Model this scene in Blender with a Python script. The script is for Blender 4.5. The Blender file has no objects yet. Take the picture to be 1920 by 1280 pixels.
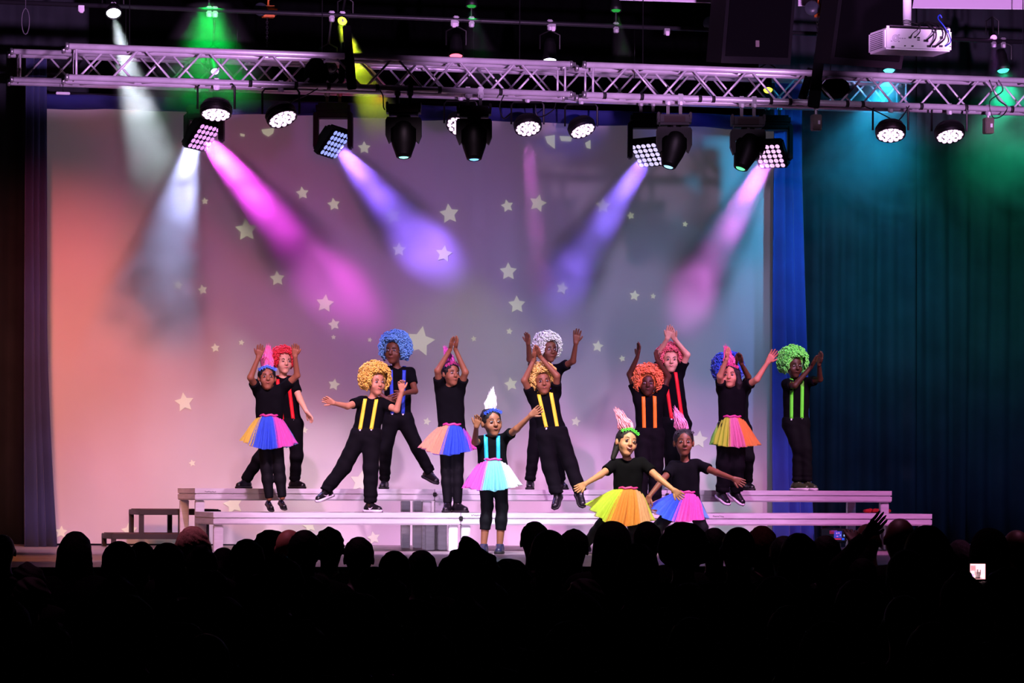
import bpy, bmesh, math, random
import numpy as np
from mathutils import Vector, Matrix, noise

# ---------------------------------------------------------------- camera
FPX = 6600.0
HV = 920.0                       # horizon row in the 1920x1280 frame
AY = math.radians(13.7)
RL = math.radians(0.22)
CF = Vector((math.sin(AY), math.cos(AY), 0))
CR0 = Vector((math.cos(AY), -math.sin(AY), 0))
Z3 = Vector((0, 0, 1))
CU = Z3 * math.cos(RL) - CR0 * math.sin(RL)
CR = CR0 * math.cos(RL) + Z3 * math.sin(RL)
CAM = Vector((-30 * math.sin(AY), -30 * math.cos(AY), 0.5))
scene = bpy.context.scene
cd = bpy.data.cameras.new('camera'); cam = bpy.data.objects.new('camera', cd)
scene.collection.objects.link(cam); scene.camera = cam
cd.sensor_width = 36; cd.lens = FPX * 36 / 1920; cd.shift_y = (HV - 640) / 1920
cd.clip_start = 0.5; cd.clip_end = 200
cam.matrix_world = Matrix(((CR.x, CU.x, -CF.x, CAM.x), (CR.y, CU.y, -CF.y, CAM.y), (CR.z, CU.z, -CF.z, CAM.z), (0, 0, 0, 1)))

def ray(u, v): return CF + CR * ((u - 960) / FPX) + CU * ((HV - v) / FPX)
def atY(u, v, Y):
    r = ray(u, v); return CAM + r * ((Y - CAM.y) / r.y)
def atZ(u, v, Z):
    r = ray(u, v); return CAM + r * ((Z - CAM.z) / r.z)
def depth(p): return (Vector(p) - CAM).dot(CF)

# ---------------------------------------------------------------- world, exposure, lights
scene.view_settings.view_transform = 'Standard'; scene.view_settings.look = 'None'
scene.view_settings.gamma = 1.0; scene.view_settings.use_curve_mapping = False
scene.view_settings.exposure = 0.0
w = bpy.data.worlds.new('world'); scene.world = w; w.use_nodes = True
w.node_tree.nodes['Background'].inputs[0].default_value = (0.10, 0.11, 0.2, 1)
w.node_tree.nodes['Background'].inputs[1].default_value = 0.004
cy = scene.cycles
cy.use_denoising = True
cy.max_bounces = 4; cy.diffuse_bounces = 2; cy.glossy_bounces = 2; cy.transmission_bounces = 2
cy.transparent_max_bounces = 12; cy.volume_bounces = 0
cy.volume_step_rate = 1.0; cy.volume_max_steps = 48
cy.sample_clamp_indirect = 2.0; cy.sample_clamp_direct = 0
cy.use_light_tree = True
cy.use_adaptive_sampling = True; cy.adaptive_threshold = 0.02

def spot(name, pos, target, color, power, deg, blend=0.4, rad=0.06):
    ld = bpy.data.lights.new(name, 'SPOT'); o = bpy.data.objects.new(name, ld)
    scene.collection.objects.link(o)
    ld.energy = power; ld.color = color; ld.spot_size = math.radians(deg); ld.spot_blend = blend
    ld.shadow_soft_size = rad
    pos = Vector(pos); d = Vector(target) - pos
    o.location = pos; o.rotation_euler = d.to_track_quat('-Z', 'Y').to_euler()
    return o

# front-of-house washes hanging over the audience, aimed at the trusses above the heads
for tx in (-3.6, 0.4, 4.2):
    spot('front_wash', (tx * .6 - 1.5, -13.0, 2.2), (tx, -2, 6.2), (0.86, 0.42, 1.0), 8000, 28, 0.15, 0.1)
spot('front_wash', (0.6, -13.0, 4.4), (1.4, -6, 3.95), (0.88, 0.55, 1.0), 900, 14, 0.6, 0.1)  # extra wash added to brighten the projector alone
spot('front_wash', (-1.5, -14.5, 3.4), (0.6, -0.4, 0.35), (0.90, 0.62, 0.95), 1300, 16, 0.8, 0.1)  # low front spot added to brighten the dark deck legs
spot('front_wash', (-4.0, -14.0, 3.4), (-2.2, -0.4, 0.4), (1.0, 0.56, 0.58), 1000, 14, 0.8, 0.1)  # second added low spot, for the left decks
# unseen spots added above the stage edge: steep keys onto the dancers and deck fronts
spot('key_light', (-3.6, -5.6, 5.0), (-2.5, -0.8, 0.7), (1.0, 0.48, 0.92), 1600, 38, 0.7, 0.08)
spot('key_light', (-1.8, -5.6, 5.0), (-0.9, -0.8, 0.7), (1.0, 0.62, 0.92), 1800, 36, 0.7, 0.08)
spot('key_light', (0.6, -5.6, 5.0), (0.6, -0.8, 0.7), (0.92, 0.55, 1.0), 1200, 38, 0.7, 0.08)
spot('key_light', (2.8, -5.6, 5.0), (2.1, -0.8, 0.7), (1.0, 0.30, 0.85), 1800, 40, 0.7, 0.08)
spot('key_light', (-0.9, -5.4, 5.0), atY(925, 880, -2.0), (0.75, 1.0, 1.0), 2000, 13, 0.6, 0.05)
spot('key_light', (-0.4, -5.4, 5.0), atY(1165, 925, -2.35), (1.0, 1.0, 0.55), 2000, 13, 0.6, 0.05)
spot('key_light', (1.2, -5.4, 5.0), (0.3, -1.2, 0.3), (0.80, 0.95, 1.0), 1000, 14, 0.7, 0.05)
spot('key_light', (2.6, -5.4, 5.0), atY(1285, 920, -1.85), (1.0, 0.70, 0.95), 1100, 13, 0.6, 0.05)
spot('key_light', (4.4, -4.4, 4.8), atY(1500, 770, 0.4), (1.0, 0.85, 0.75), 900, 15, 0.7, 0.05)
# coloured backlight from the trusses
spot('back_light', (-2.4, 1.0, 3.9), (-1.2, -0.2, 1.2), (0.4, 0.25, 1.0), 260, 60, 0.8, 0.06)
spot('back_light', (0.9, 1.0, 3.9), (0.6, -0.2, 1.2), (0.5, 0.3, 1.0), 260, 60, 0.8, 0.06)
# added overhead spots standing in for spill on the first audience rows
for tx in (-4.6, -1.2, 2.2):
    spot('added_spill_spot', (tx, -8.3, 5.9), (tx, -9.3, 0.2), (1.0, 0.30, 0.62), 520, 44, 1.0, 0.2)
spot('added_leg_fill', (-4.9, -5.7, 0.30), (0.2, 0.6, 0.16), (0.85, 0.62, 1.0), 700, 26, 0.8, 0.08)  # unseen floor-level spots added to lighten the legs under the decks
spot('added_leg_fill', (-2.2, -5.9, 0.25), (0.4, 0.6, 0.12), (0.95, 0.62, 0.9), 130, 22, 0.8, 0.08)
spot('warm_side_light', (-6.4, -2.5, 2.2), (-2.9, 0.2, 0.35), (1.0, 0.32, 0.10), 160, 50, 0.9, 0.1)
# coloured washes on the screen
spot('cloth_wash', (-4.3, -1.4, 3.4), (-3.75, 2.2, 1.9), (1.0, 0.13, 0.15), 340, 48, 1.0, 0.10)
spot('cloth_wash', (-4.2, -1.4, 1.6), (-3.5, 2.2, 0.8), (1.0, 0.36, 0.20), 250, 80, 1.0, 0.12)
spot('cloth_wash', (-1.9, -1.2, 3.3), (-2.2, 2.2, 2.3), (0.9, 0.03, 0.36), 70, 80, 1.0, 0.10)
spot('cloth_wash', (-0.2, -1.2, 3.3), (-0.3, 2.2, 2.6), (0.50, 0.14, 0.80), 70, 84, 1.0, 0.10)
spot('cloth_wash', (0.0, -1.2, 2.6), (-0.2, 2.2, 1.3), (0.50, 0.34, 0.95), 85, 90, 1.0, 0.12)
spot('cloth_wash', (2.4, -1.2, 2.8), (1.8, 2.2, 1.3), (0.08, 0.34, 0.62), 120, 76, 1.0, 0.12)
# a white spot catching the pale wig, colour splashes on the valance
spot('key_light', (3.2, -3.2, 4.2), (0.35, 0.35, 1.85), (0.85, 1.0, 0.9), 420, 9, 0.6, 0.05)
for u, v, c, pw in ((640, 150, (1, .02, .02), 16), (190, 165, (1, .12, .02), 10), (310, 165, (0, .8, .2), 22), (1080, 215, (.02, .05, 1), 20), (1290, 205, (.02, .1, 1), 20)):
    q = atY(u, v, 1.9); spot('valance_splash', (q.x + .1, 0.4, q.z - .35), q, c, pw, 34, 0.9, 0.05)
spot('floor_wash', (-4.2, -4.5, 4.0), (-4.6, -3.6, 0), (1.0, 0.3, 0.06), 260, 40, 0.8, 0.1)
# blue side drape, teal and green washes on the black drapes at the right
spot('drape_wash', (2.3, -0.2, 4.2), (2.75, 2.0, 1.2), (0.15, 0.32, 0.9), 34, 44, 0.8, 0.1)
spot('drape_wash', (3.6, -0.6, 4.3), (3.5, 3.0, 3.1), (0.02, 0.42, 0.80), 480, 56, 1.0, 0.1)
spot('drape_wash', (4.7, -0.6, 4.3), (5.0, 3.0, 2.9), (0.02, 0.62, 0.35), 480, 50, 1.0, 0.1)
spot('drape_wash', (4.9, -1.0, 3.0), (4.4, 3.0, 1.0), (0.12, 0.26, 0.8), 420, 76, 1.0, 0.1)
spot('drape_wash', (-3.0, -1.5, 3.6), (-4.6, 1.6, 1.2), (0.9, 0.5, 0.12), 28, 50, 1.0, 0.1)
spot('drape_wash', (-3.6, 0.2, 3.8), (-3.9, 1.6, 1.2), (0.2, 0.2, 1.0), 40, 40, 1.0, 0.1)

# ---------------------------------------------------------------- materials
def lin(c):
    if isinstance(c, str):
        c = [int(c[i:i + 2], 16) / 255 for i in (1, 3, 5)]
    return tuple((x / 12.92 if x <= 0.04045 else ((x + 0.055) / 1.055) ** 2.4) for x in c)
MATS = {}
def mat(name, col, rough=0.6, metal=0.0, var=0.0, scale=8.0, bump=0.0, bscale=60.0, emit=None, es=0.0, sheen=0.0, spec=0.5, stretch=None, trans=0.0, sss=0.0):
    if name in MATS: return MATS[name]
    m = bpy.data.materials.new(name); m.use_nodes = True
    nt = m.node_tree; b = nt.nodes['Principled BSDF']
    c = lin(col)
    b.inputs['Base Color'].default_value = (*c, 1)
    b.inputs['Roughness'].default_value = rough; b.inputs['Metallic'].default_value = metal
    b.inputs['Specular IOR Level'].default_value = spec
    if sheen: b.inputs['Sheen Weight'].default_value = sheen
    if emit is not None:
        b.inputs['Emission Color'].default_value = (*lin(emit), 1); b.inputs['Emission Strength'].default_value = es
    tc = nt.nodes.new('ShaderNodeTexCoord')
    src = tc.outputs['Object']
    if stretch:
        mp = nt.nodes.new('ShaderNodeMapping'); mp.inputs['Scale'].default_value = stretch
        nt.links.new(src, mp.inputs[0]); src = mp.outputs[0]
    if var:
        n = nt.nodes.new('ShaderNodeTexNoise'); n.inputs['Scale'].default_value = scale; n.inputs['Detail'].default_value = 4
        nt.links.new(src, n.inputs['Vector'])
        r = nt.nodes.new('ShaderNodeValToRGB')
        r.color_ramp.elements[0].position = 0.3; r.color_ramp.elements[1].position = 0.7
        r.color_ramp.elements[0].color = (*[max(0, x * (1 - var)) for x in c], 1)
        r.color_ramp.elements[1].color = (*[min(1, x * (1 + var)) for x in c], 1)
        nt.links.new(n.outputs['Fac'], r.inputs[0]); nt.links.new(r.outputs[0], b.inputs['Base Color'])
    if bump:
        n = nt.nodes.new('ShaderNodeTexNoise'); n.inputs['Scale'].default_value = bscale; n.inputs['Detail'].default_value = 3
        nt.links.new(src, n.inputs['Vector'])
        bp = nt.nodes.new('ShaderNodeBump'); bp.inputs['Strength'].default_value = bump; bp.inputs['Distance'].default_value = 0.01
        nt.links.new(n.outputs['Fac'], bp.inputs['Height']); nt.links.new(bp.outputs[0], b.inputs['Normal'])
    if trans:
        out = nt.nodes['Material Output']; tl = nt.nodes.new('ShaderNodeBsdfTranslucent'); tp = nt.nodes.new('ShaderNodeBsdfTransparent')
        tl.inputs[0].default_value = (*c, 1)
        mx = nt.nodes.new('ShaderNodeMixShader'); mx.inputs[0].default_value = 0.4
        nt.links.new(b.outputs[0], mx.inputs[1]); nt.links.new(tl.outputs[0], mx.inputs[2])
        m2 = nt.nodes.new('ShaderNodeMixShader'); m2.inputs[0].default_value = trans
        nt.links.new(mx.outputs[0], m2.inputs[1]); nt.links.new(tp.outputs[0], m2.inputs[2])
        nt.links.new(m2.outputs[0], out.inputs[0])
    MATS[name] = m
    return m
def glow(name, col, s): return mat(name, '#101010', 0.4, emit=col, es=s)

alu = mat('brushed_aluminium', '#d4d2d8', 0.45, 0.15, 0.12, 5, 0.06, 40, stretch=(1, 1, 8))
truss_alu = mat('truss_aluminium', '#ccc8d0', 0.38, 0.3, 0.15, 6, 0.05, 30)
black_metal = mat('black_coated_metal', '#060608', 0.5, 0.0, 0.2, 12, 0.05, 80)
black_plastic = mat('black_plastic', '#060607', 0.32, 0.0, 0.15, 10, 0.03, 120)
black_cloth = mat('black_duvetyn', '#040405', 0.95, 0.0, 0.25, 6, 0.3, 200, spec=0.02)
strap_mat = mat('black_webbing', '#08080a', 0.9, spec=0.1, bump=0.2, bscale=150)
white_metal = mat('white_painted_metal', '#d8d4dc', 0.45, 0.0, 0.06, 10)
steel = mat('steel_clamp', '#a8a8ac', 0.35, 0.8, 0.1, 20)
rubber = mat('black_rubber', '#0a0a0a', 0.8)

# ---------------------------------------------------------------- object helpers
COL = scene.collection
def link(name, me, m=None, parent=None, label=None, cat=None, group=None, kind=None, loc=None, rot=None, smooth=False):
    o = bpy.data.objects.new(name, me); COL.objects.link(o)
    if m is not None and me is not None and not me.materials:
        for k in (m if isinstance(m, (list, tuple)) else [m]): me.materials.append(k)
    if parent is not None: o.parent = parent
    if loc is not None: o.location = loc
    if rot is not None: o.rotation_euler = rot
    if label: o['label'] = label
    if cat: o['category'] = cat
    if group: o['group'] = group
    if kind: o['kind'] = kind
    if smooth and me is not None:
        me.polygons.foreach_set('use_smooth', [True] * len(me.polygons))
    return o
def thing(name, label, cat, loc=(0, 0, 0), rz=0, group=None):
    return link(name, None, label=label, cat=cat, group=group, loc=loc, rot=(0, 0, rz))
class MB:
    def __init__(s): s.v = []; s.f = []; s.mi = []
    def add(s, vs, fs, mi=0):
        n = len(s.v); s.v.extend([tuple(x) for x in vs]); s.f.extend([tuple(i + n for i in f) for f in fs]); s.mi.extend([mi] * len(fs)); return s
    def box(s, c, d, rot=None, mi=0, bev=0.0):
        hx, hy, hz = d[0] / 2, d[1] / 2, d[2] / 2
        if bev > 0:
            b = min(bev, hx * .49, hy * .49, hz * .49)
            bm = bmesh.new(); bmesh.ops.create_cube(bm, size=1)
            for v in bm.verts: v.co = Vector((v.co.x * d[0], v.co.y * d[1], v.co.z * d[2]))
            bmesh.ops.bevel(bm, geom=bm.edges[:], offset=b, segments=2, affect='EDGES')
            vs = [v.co.copy() for v in bm.verts]; bm.verts.index_update()
            fs = [[v.index for v in f.verts] for f in bm.faces]; bm.free()
        else:
            vs = [Vector((x * hx, y * hy, z * hz)) for x in (-1, 1) for y in (-1, 1) for z in (-1, 1)]
            fs = [(0, 1, 3, 2), (4, 6, 7, 5), (0, 4, 5, 1), (2, 3, 7, 6), (0, 2, 6, 4), (1, 5, 7, 3)]
        c = Vector(c)
        if rot is not None: vs = [rot @ v for v in vs]
        return s.add([v + c for v in vs], fs, mi)
    def tube(s, pts, r, n=8, cap=True, mi=0):
        pts = [Vector(p) for p in pts]; rs = r if isinstance(r, (list, tuple)) else [r] * len(pts)
        vs = []; prev = None
        for i, p in enumerate(pts):
            d = (pts[min(i + 1, len(pts) - 1)] - pts[max(i - 1, 0)]).normalized()
            if prev is None:
                a = d.orthogonal().normalized()
            else:
                a = (prev - d * prev.dot(d)).normalized()
            prev = a; b = d.cross(a)
            for k in range(n):
                t = 2 * math.pi * k / n; vs.append(p + (a * math.cos(t) + b * math.sin(t)) * rs[i])
        fs = []
        for i in range(len(pts) - 1):
            for k in range(n):
                k2 = (k + 1) % n; fs.append((i * n + k, i * n + k2, (i + 1) * n + k2, (i + 1) * n + k))
        if cap:
            fs.append(tuple(range(n - 1, -1, -1))); fs.append(tuple((len(pts) - 1) * n + k for k in range(n)))
        return s.add(vs, fs, mi)
    def lathe(s, prof, n=16, axis=None, o=(0, 0, 0), mi=0, sx=1, sy=1):
        M = axis if axis is not None else Matrix.Identity(3); o = Vector(o); vs = []; fs = []
        for (r, z) in prof:
            for k in range(n):
                t = 2 * math.pi * k / n; vs.append(M @ Vector((r * math.cos(t) * sx, r * math.sin(t) * sy, z)) + o)
        for i in range(len(prof) - 1):
            for k in range(n):
                k2 = (k + 1) % n; fs.append((i * n + k, i * n + k2, (i + 1) * n + k2, (i + 1) * n + k))
        fs.append(tuple(range(n - 1, -1, -1))); fs.append(tuple((len(prof) - 1) * n + k for k in range(n)))
        return s.add(vs, fs, mi)
    def prism(s, poly, y0, y1, mi=0, M=None, o=(0, 0, 0)):      # poly in xz, extruded along y
        n = len(poly); vs = [Vector((x, y0, z)) for x, z in poly] + [Vector((x, y1, z)) for x, z in poly]
        fs = [tuple(range(n)), tuple(range(2 * n - 1, n - 1, -1))] + [(k, k + n, (k + 1) % n + n, (k + 1) % n) for k in range(n)]
        if M is not None: vs = [M @ v for v in vs]
        return s.add([v + Vector(o) for v in vs], fs, mi)
    def me(s, name='mesh', smooth=False, fix=True):
        m = bpy.data.meshes.new(name); m.from_pydata(s.v, [], s.f)
        if any(s.mi): m.polygons.foreach_set('material_index', s.mi)
        if fix:
            bm = bmesh.new(); bm.from_mesh(m); bmesh.ops.recalc_face_normals(bm, faces=bm.faces[:]); bm.to_mesh(m); bm.free()
        if smooth: m.polygons.foreach_set('use_smooth', [True] * len(m.polygons))
        return m
    def build(s, name, m=None, parent=None, smooth=False, **k):
        return link(name, s.me(name, smooth), m, parent, **k)

_mm = {}
def with_mat(me, m):
    k = (me.name, m.name)
    if k not in _mm:
        c = me if not me.materials else me.copy()
        if c.materials: c.materials[0] = m
        else: c.materials.append(m)
        _mm[k] = c
    return _mm[k]
def tube_obj(name, pts, r, m, parent=None, n=6, **k): return MB().tube(pts, r, n).build(name, m, parent, smooth=True, **k)

# ---------------------------------------------------------------- the building
SX0, SX1 = -7.0, 9.0
stage_m = mat('stage_lino', '#a8949a', 0.3, 0, 0.15, 1.5, 0.03, 20)
MB().box((1, -1.55, -0.02), (16, 9.9, 0.04)).build('floor', stage_m, kind='structure')
MB().box((1, -6.53, -0.09), (16, 0.06, 0.18), bev=0.01).build('trim_1', mat('stage_nosing', '#cfc8d0', 0.5, 0, 0.05, 3), kind='structure')
MB().box((1, -6.48, -0.6), (16, 0.04, 0.84)).build('trim_2', mat('stage_fascia', '#2a2528', 0.8, 0, 0.1, 2), kind='structure')
MB().box((0, -20, -1.02), (30, 27, 0.04)).build('floor', mat('auditorium_carpet', '#0c0b0d', 0.95, 0, 0.3, 8, spec=0.05), kind='structure')
dark_wall = mat('dark_wall_paint', '#050506', 0.95, 0, 0.2, 2, spec=0.02)
MB().box((1, 3.6, 2.8), (17, 0.1, 7.8)).build('wall_back', dark_wall, kind='structure')
MB().box((-14, -15, 2.8), (0.1, 38, 7.8)).build('wall_left', dark_wall, kind='structure')
MB().box((15, -15, 2.8), (0.1, 38, 7.8)).build('wall_right', dark_wall, kind='structure')
MB().box((0.5, -15, 6.75), (30, 38, 0.1)).build('ceiling', dark_wall, kind='structure')
MB().box((0.5, -34, 2.8), (30, 0.1, 7.8)).build('wall_rear', dark_wall, kind='structure')

def drape(name, pts, z0, z1, m, folds, amp, label, cat='curtain', zs=10, lean=None, sub=6, kind=None, group=None, thick=0.0):
    """pleated cloth hung along the plan polyline PTS from z1 down to z0"""
    P = [Vector((p[0], p[1])) for p in pts]; L = [0]
    for i in range(1, len(P)): L.append(L[-1] + (P[i] - P[i - 1]).length)
    n = int(folds * sub) + 1; vs = []; fs = []; rnd = random.Random(name + label)
    ph = [rnd.uniform(-0.5, 0.5) for _ in range(int(folds) + 3)]; am = [rnd.uniform(0.5, 1.3) for _ in range(int(folds) + 3)]
    for j in range(zs + 1):
        fz = j / zs
        for i in range(n):
            t = i / (n - 1); s = t * L[-1]; k = 0
            while k < len(L) - 2 and s > L[k + 1]: k += 1
            q = P[k].lerp(P[k + 1], (s - L[k]) / (L[k + 1] - L[k])); d = (P[k + 1] - P[k]).normalized(); nn = Vector((-d.y, d.x))
            fk = t * folds; ki = int(fk)
            a = amp * (am[ki] * (1 - (fk - ki)) + am[ki + 1] * (fk - ki)) * (0.75 + 0.35 * fz)
            off = math.sin(2 * math.pi * (fk + 0.25 * ph[ki] * fz) + 0.6 * math.sin(3 * fz + fk)) * a
            za, zb = (z1(t) if callable(z1) else z1), (z0(t) if callable(z0) else z0)
            x, y = q + nn * off
            if lean: x += lean(t, fz)
            vs.append((x, y, za + (zb - za) * fz))
    for j in range(zs):
        for i in range(n - 1): fs.append((j * n + i, j * n + i + 1, (j + 1) * n + i + 1, (j + 1) * n + i))
    me = bpy.data.meshes.new(name); me.from_pydata(vs, [], fs)
    o = link(name, me, m, label=label, cat=cat, kind=kind, group=group, smooth=True)
    if thick:
        md = o.modifiers.new('s', 'SOLIDIFY'); md.thickness = thick
    return o
drape_m = mat('black_stage_drape', '#2b2d33', 0.95, 0, 0.2, 3, spec=0.08)
blue_m = mat('blue_curtain_cloth', '#34479c', 0.85, 0, 0.15, 3, 0.1, 90, sheen=0.3)
navy_m = mat('navy_curtain_cloth', '#28305c', 0.85, 0, 0.15, 3, 0.1, 90, sheen=0.2)
xr0 = atY(1480, 600, 3.0).x
drape('stage_drape', [(xr0 - .3, 3.05), (xr0 + 1.3, 3.05)], 0.0, 5.6, drape_m, 8, 0.05, 'tall black pleated stage drape lit teal, directly right of the blue curtain', thick=0.01)
drape('stage_drape', [(xr0 + 1.22, 3.18), (xr0 + 3.6, 3.18)], 0.0, 5.6, drape_m, 11, 0.05, 'tall black pleated stage drape lit green at the far right of the stage', thick=0.01)
xl = atY(40, 600, 2.9).x
drape('stage_drape', [(xl - 3.0, 2.9), (xl + .6, 2.9)], 0.0, 5.6, drape_m, 14, 0.05, 'dark stage drape at the far left edge, left of the navy curtain', thick=0.01)
drape('backdrop_drape', [(xl + .3, 3.35), (xr0 - .1, 3.35)], 0.0, 6.5, black_cloth, 30, 0.04, 'black drape hanging behind and above the projection screen', zs=4)

# projection screen with its hems and the stars thrown onto it
SY = 2.2
screen = thing('projection_screen', 'huge white cloth projection screen with scattered pale stars behind the dancers', 'screen', atY(765, 1022, SY))
so = screen.location
def sp(u, v, dy=0.0): return atY(u, v, SY + dy) - so
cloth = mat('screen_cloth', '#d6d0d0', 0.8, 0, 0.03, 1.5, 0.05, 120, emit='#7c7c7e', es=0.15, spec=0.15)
def ripple(tx, tz): return 0.02 * math.sin(tx * 9) * tz + 0.035 * math.exp(-((tx - 0.96) / 0.012) ** 2) - 0.02 * math.exp(-((tx - 0.985) / 0.01) ** 2) + 0.008 * noise.noise(Vector((tx * 14, tz * 3, 0)))
nx, nz = 60, 30; vs = []; fs = []
for j in range(nz + 1):
    for i in range(nx + 1):
        tx, tz = i / nx, j / nz
        top = sp(70 + tx * (1452 - 70), 190 + tx * 46); bot = sp(88 + tx * (1450 - 88), 1019 + tx * 6)
        p = top.lerp(bot, tz)
        p.y += ripple(tx, tz)
        vs.append(p)
for j in range(nz):
    for i in range(nx): fs.append((j * (nx + 1) + i, j * (nx + 1) + i + 1, (j + 1) * (nx + 1) + i + 1, (j + 1) * (nx + 1) + i))
MB().add(vs, fs).build('screen_cloth', cloth, screen, smooth=True)
hem = mat('screen_border', '#1c1a20', 0.9, spec=0.1)
a, b = sp(68, 181, 0.02), sp(1454, 229, 0.02)
MB().box((a + b) / 2, ((b - a).x, 0.03, 0.09), Matrix.Rotation(math.atan2((b - a).z, (b - a).x) * -1, 3, 'Y')).build('top_hem', hem, screen)
a, b = sp(88, 1023, 0), sp(1450, 1028, 0)
MB().tube([a, b], 0.022, 8).build('bottom_bar', hem, screen)
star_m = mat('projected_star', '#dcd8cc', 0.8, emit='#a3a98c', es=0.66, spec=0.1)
STARS = [(462, 431, 22), (567, 362, 13), (626, 383, 13), (736, 404, 17), (842, 401, 20), (951, 386, 13), (1008, 381, 18), (1131, 386, 16), (1183, 404, 8),
 (520, 522, 15), (380, 543, 10), (334, 534, 10), (748, 468, 14), (832, 476, 17), (953, 509, 18), (969, 571, 18), (1054, 540, 13), (1190, 554, 11), (609, 569, 18),
 (626, 608, 12), (404, 652, 9), (453, 642, 6), (346, 754, 19), (626, 721, 12), (625, 632, 5), (787, 640, 30), (693, 637, 5), (888, 635, 6), (955, 621, 7), (1121, 649, 12), (1167, 672, 7),
 (958, 720, 14), (571, 806, 7), (361, 868, 7), (683, 277, 13), (384, 377, 7), (676, 903, 22), (438, 945, 20), (243, 995, 16), (580, 985, 14), (700, 1008, 13), (1312, 824, 18), (115, 997, 12), (1285, 420, 6), (1080, 790, 10), (800, 790, 8), (1225, 555, 6)]
rs = random.Random(5)
for (u, v, r) in STARS:
    c = sp(u, v, -0.006); rot = rs.uniform(-0.25, 0.25); R = r / FPX * 31.5
    poly = []
    for k in range(10):
        t = math.pi / 2 + rot + k * math.pi / 5; q = R if k % 2 == 0 else R * 0.5
        poly.append((math.cos(t) * q, math.sin(t) * q))
    c.y += ripple((u - 80) / 1371, (v - 205) / 818); MB().prism(poly, -0.001, 0.001, o=c).build('projected_star', star_m, screen)
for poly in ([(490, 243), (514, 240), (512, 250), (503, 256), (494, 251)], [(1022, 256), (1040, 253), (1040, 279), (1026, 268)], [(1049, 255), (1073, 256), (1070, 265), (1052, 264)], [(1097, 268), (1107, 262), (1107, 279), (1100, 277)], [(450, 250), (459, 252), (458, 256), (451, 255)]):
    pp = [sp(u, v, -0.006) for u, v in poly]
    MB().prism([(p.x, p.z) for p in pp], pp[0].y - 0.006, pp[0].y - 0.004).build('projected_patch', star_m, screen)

# blue curtains framing the screen
p0, p1 = atY(42, 600, 1.7), atY(80, 600, 1.7)
def leanL(t, fz): return (0.11 * max(0, fz - 0.55) ** 1.5 * 3.0) * t
drape('side_curtain', [(p0.x, 1.45), (p1.x, 1.55)], 0.0, 4.3, navy_m, 3, 0.05, 'narrow navy curtain hanging down the left edge of the screen', zs=20, lean=leanL, sub=10, thick=0.006)
q0, q1 = atY(1449, 600, 2.05), atY(1497, 600, 2.3)
drape('side_curtain', [(q0.x, 2.0), (q1.x, 2.2)], 0.0, 4.4, blue_m, 3.5, 0.05, 'bright blue curtain down the right edge of the screen behind the green-wigged boy', zs=20, lean=lambda t, fz: 0.15 * t * fz ** 1.5 , sub=10, thick=0.006)
def zb(t):
    return 3.33 + 0.02 * t + 0.07 * abs(math.sin(t * 4.2 * math.pi)) + 0.28 * max(0, 0.22 - t)
drape('valance', [(atY(72, 200, 1.95).x, 1.95), (atY(1475, 200, 1.95).x, 1.95)], lambda t: (atY(72 + 1400 * t, 204 + 42 * t - 3 * abs(math.sin(t * 13)), 1.95).z), 3.98, mat('valance_cloth', '#141e66', 0.8, 0, 0.2, 3, sheen=0.3), 10, 0.05, 'dark blue swagged valance across the top of the screen behind the trusses', zs=6, thick=0.006)
# ---------------------------------------------------------------- staging decks
X0 = atY(365, 917, 0).x
print('deck right end px check', X0)
deck_board = mat('deck_board', '#2c2626', 0.6, 0, 0.2, 4)
scuff = mat('pen_marks', '#26202a', 0.8)
def frame_mesh(w, d, h):
    # extruded aluminium edge: two proud rails with a recessed groove, swept round the rectangle
    prof = [(0, 0), (0, -.040), (.010, -.042), (.010, -.050), (0, -.052), (0, -h + .012), (.008, -h), (.05, -h), (.05, 0)]
    m = MB(); n = len(prof); vs = []
    cs = [(0, 0, 1, 1), (w, 0, -1, 1), (w, d, -1, -1), (0, d, 1, -1)]
    for (x, y, sx, sy) in cs:
        for (o, z) in prof: vs.append((x + sx * o, y + sy * o, z))
    fs = [((i * n + k), (i * n + (k + 1) % n), (((i + 1) % 4) * n + (k + 1) % n), (((i + 1) % 4) * n + k)) for i in range(4) for k in range(n)]
    return m.add(vs, fs)
def deck(i, tier, x, y, z, label):
    t = thing('stage_deck', label, 'stage platform', (x, y, 0), group='aluminium staging decks of the ' + tier)
    w, d, h = 2.05 - .006, 1.0 - .006, 0.10
    o = frame_mesh(w, d, h).build('frame', alu, t); o.location = (.003, .003, z)
    MB().box((w / 2, d / 2, z - .02), (w - .02, d - .02, .03)).build('deck_board', deck_board, t)
    for lx in (.05, w - .05):
        for ly in (.06, d - .06):
            L = MB().box((lx, ly, (z - h) / 2), (.075, .06, z - h), bev=.006)
            L.build('leg', alu, t)
    MB().box((w / 2, d / 2, z - h + .02), (w - .1, .05, .04)).build('cross_rail', alu, t)
    if i > 0:
        MB().box((0, -.001, z - .045), (.03, .02, .035), bev=.004).build('deck_clamp', black_metal, t)
    return t
ZL, ZT = 0.318, 0.512
for i in range(3):
    deck(i, 'upper tier', X0 + 2.05 * i, 0.0, ZT, ['left', 'middle', 'right'][i] + ' aluminium staging deck of the upper tier, behind the dancers')
    deck(i, 'lower tier', X0 + 2.05 * i, -1.0, ZL, ['left', 'middle', 'right'][i] + ' aluminium staging deck of the lower tier, pink-lit front edge')
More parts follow.
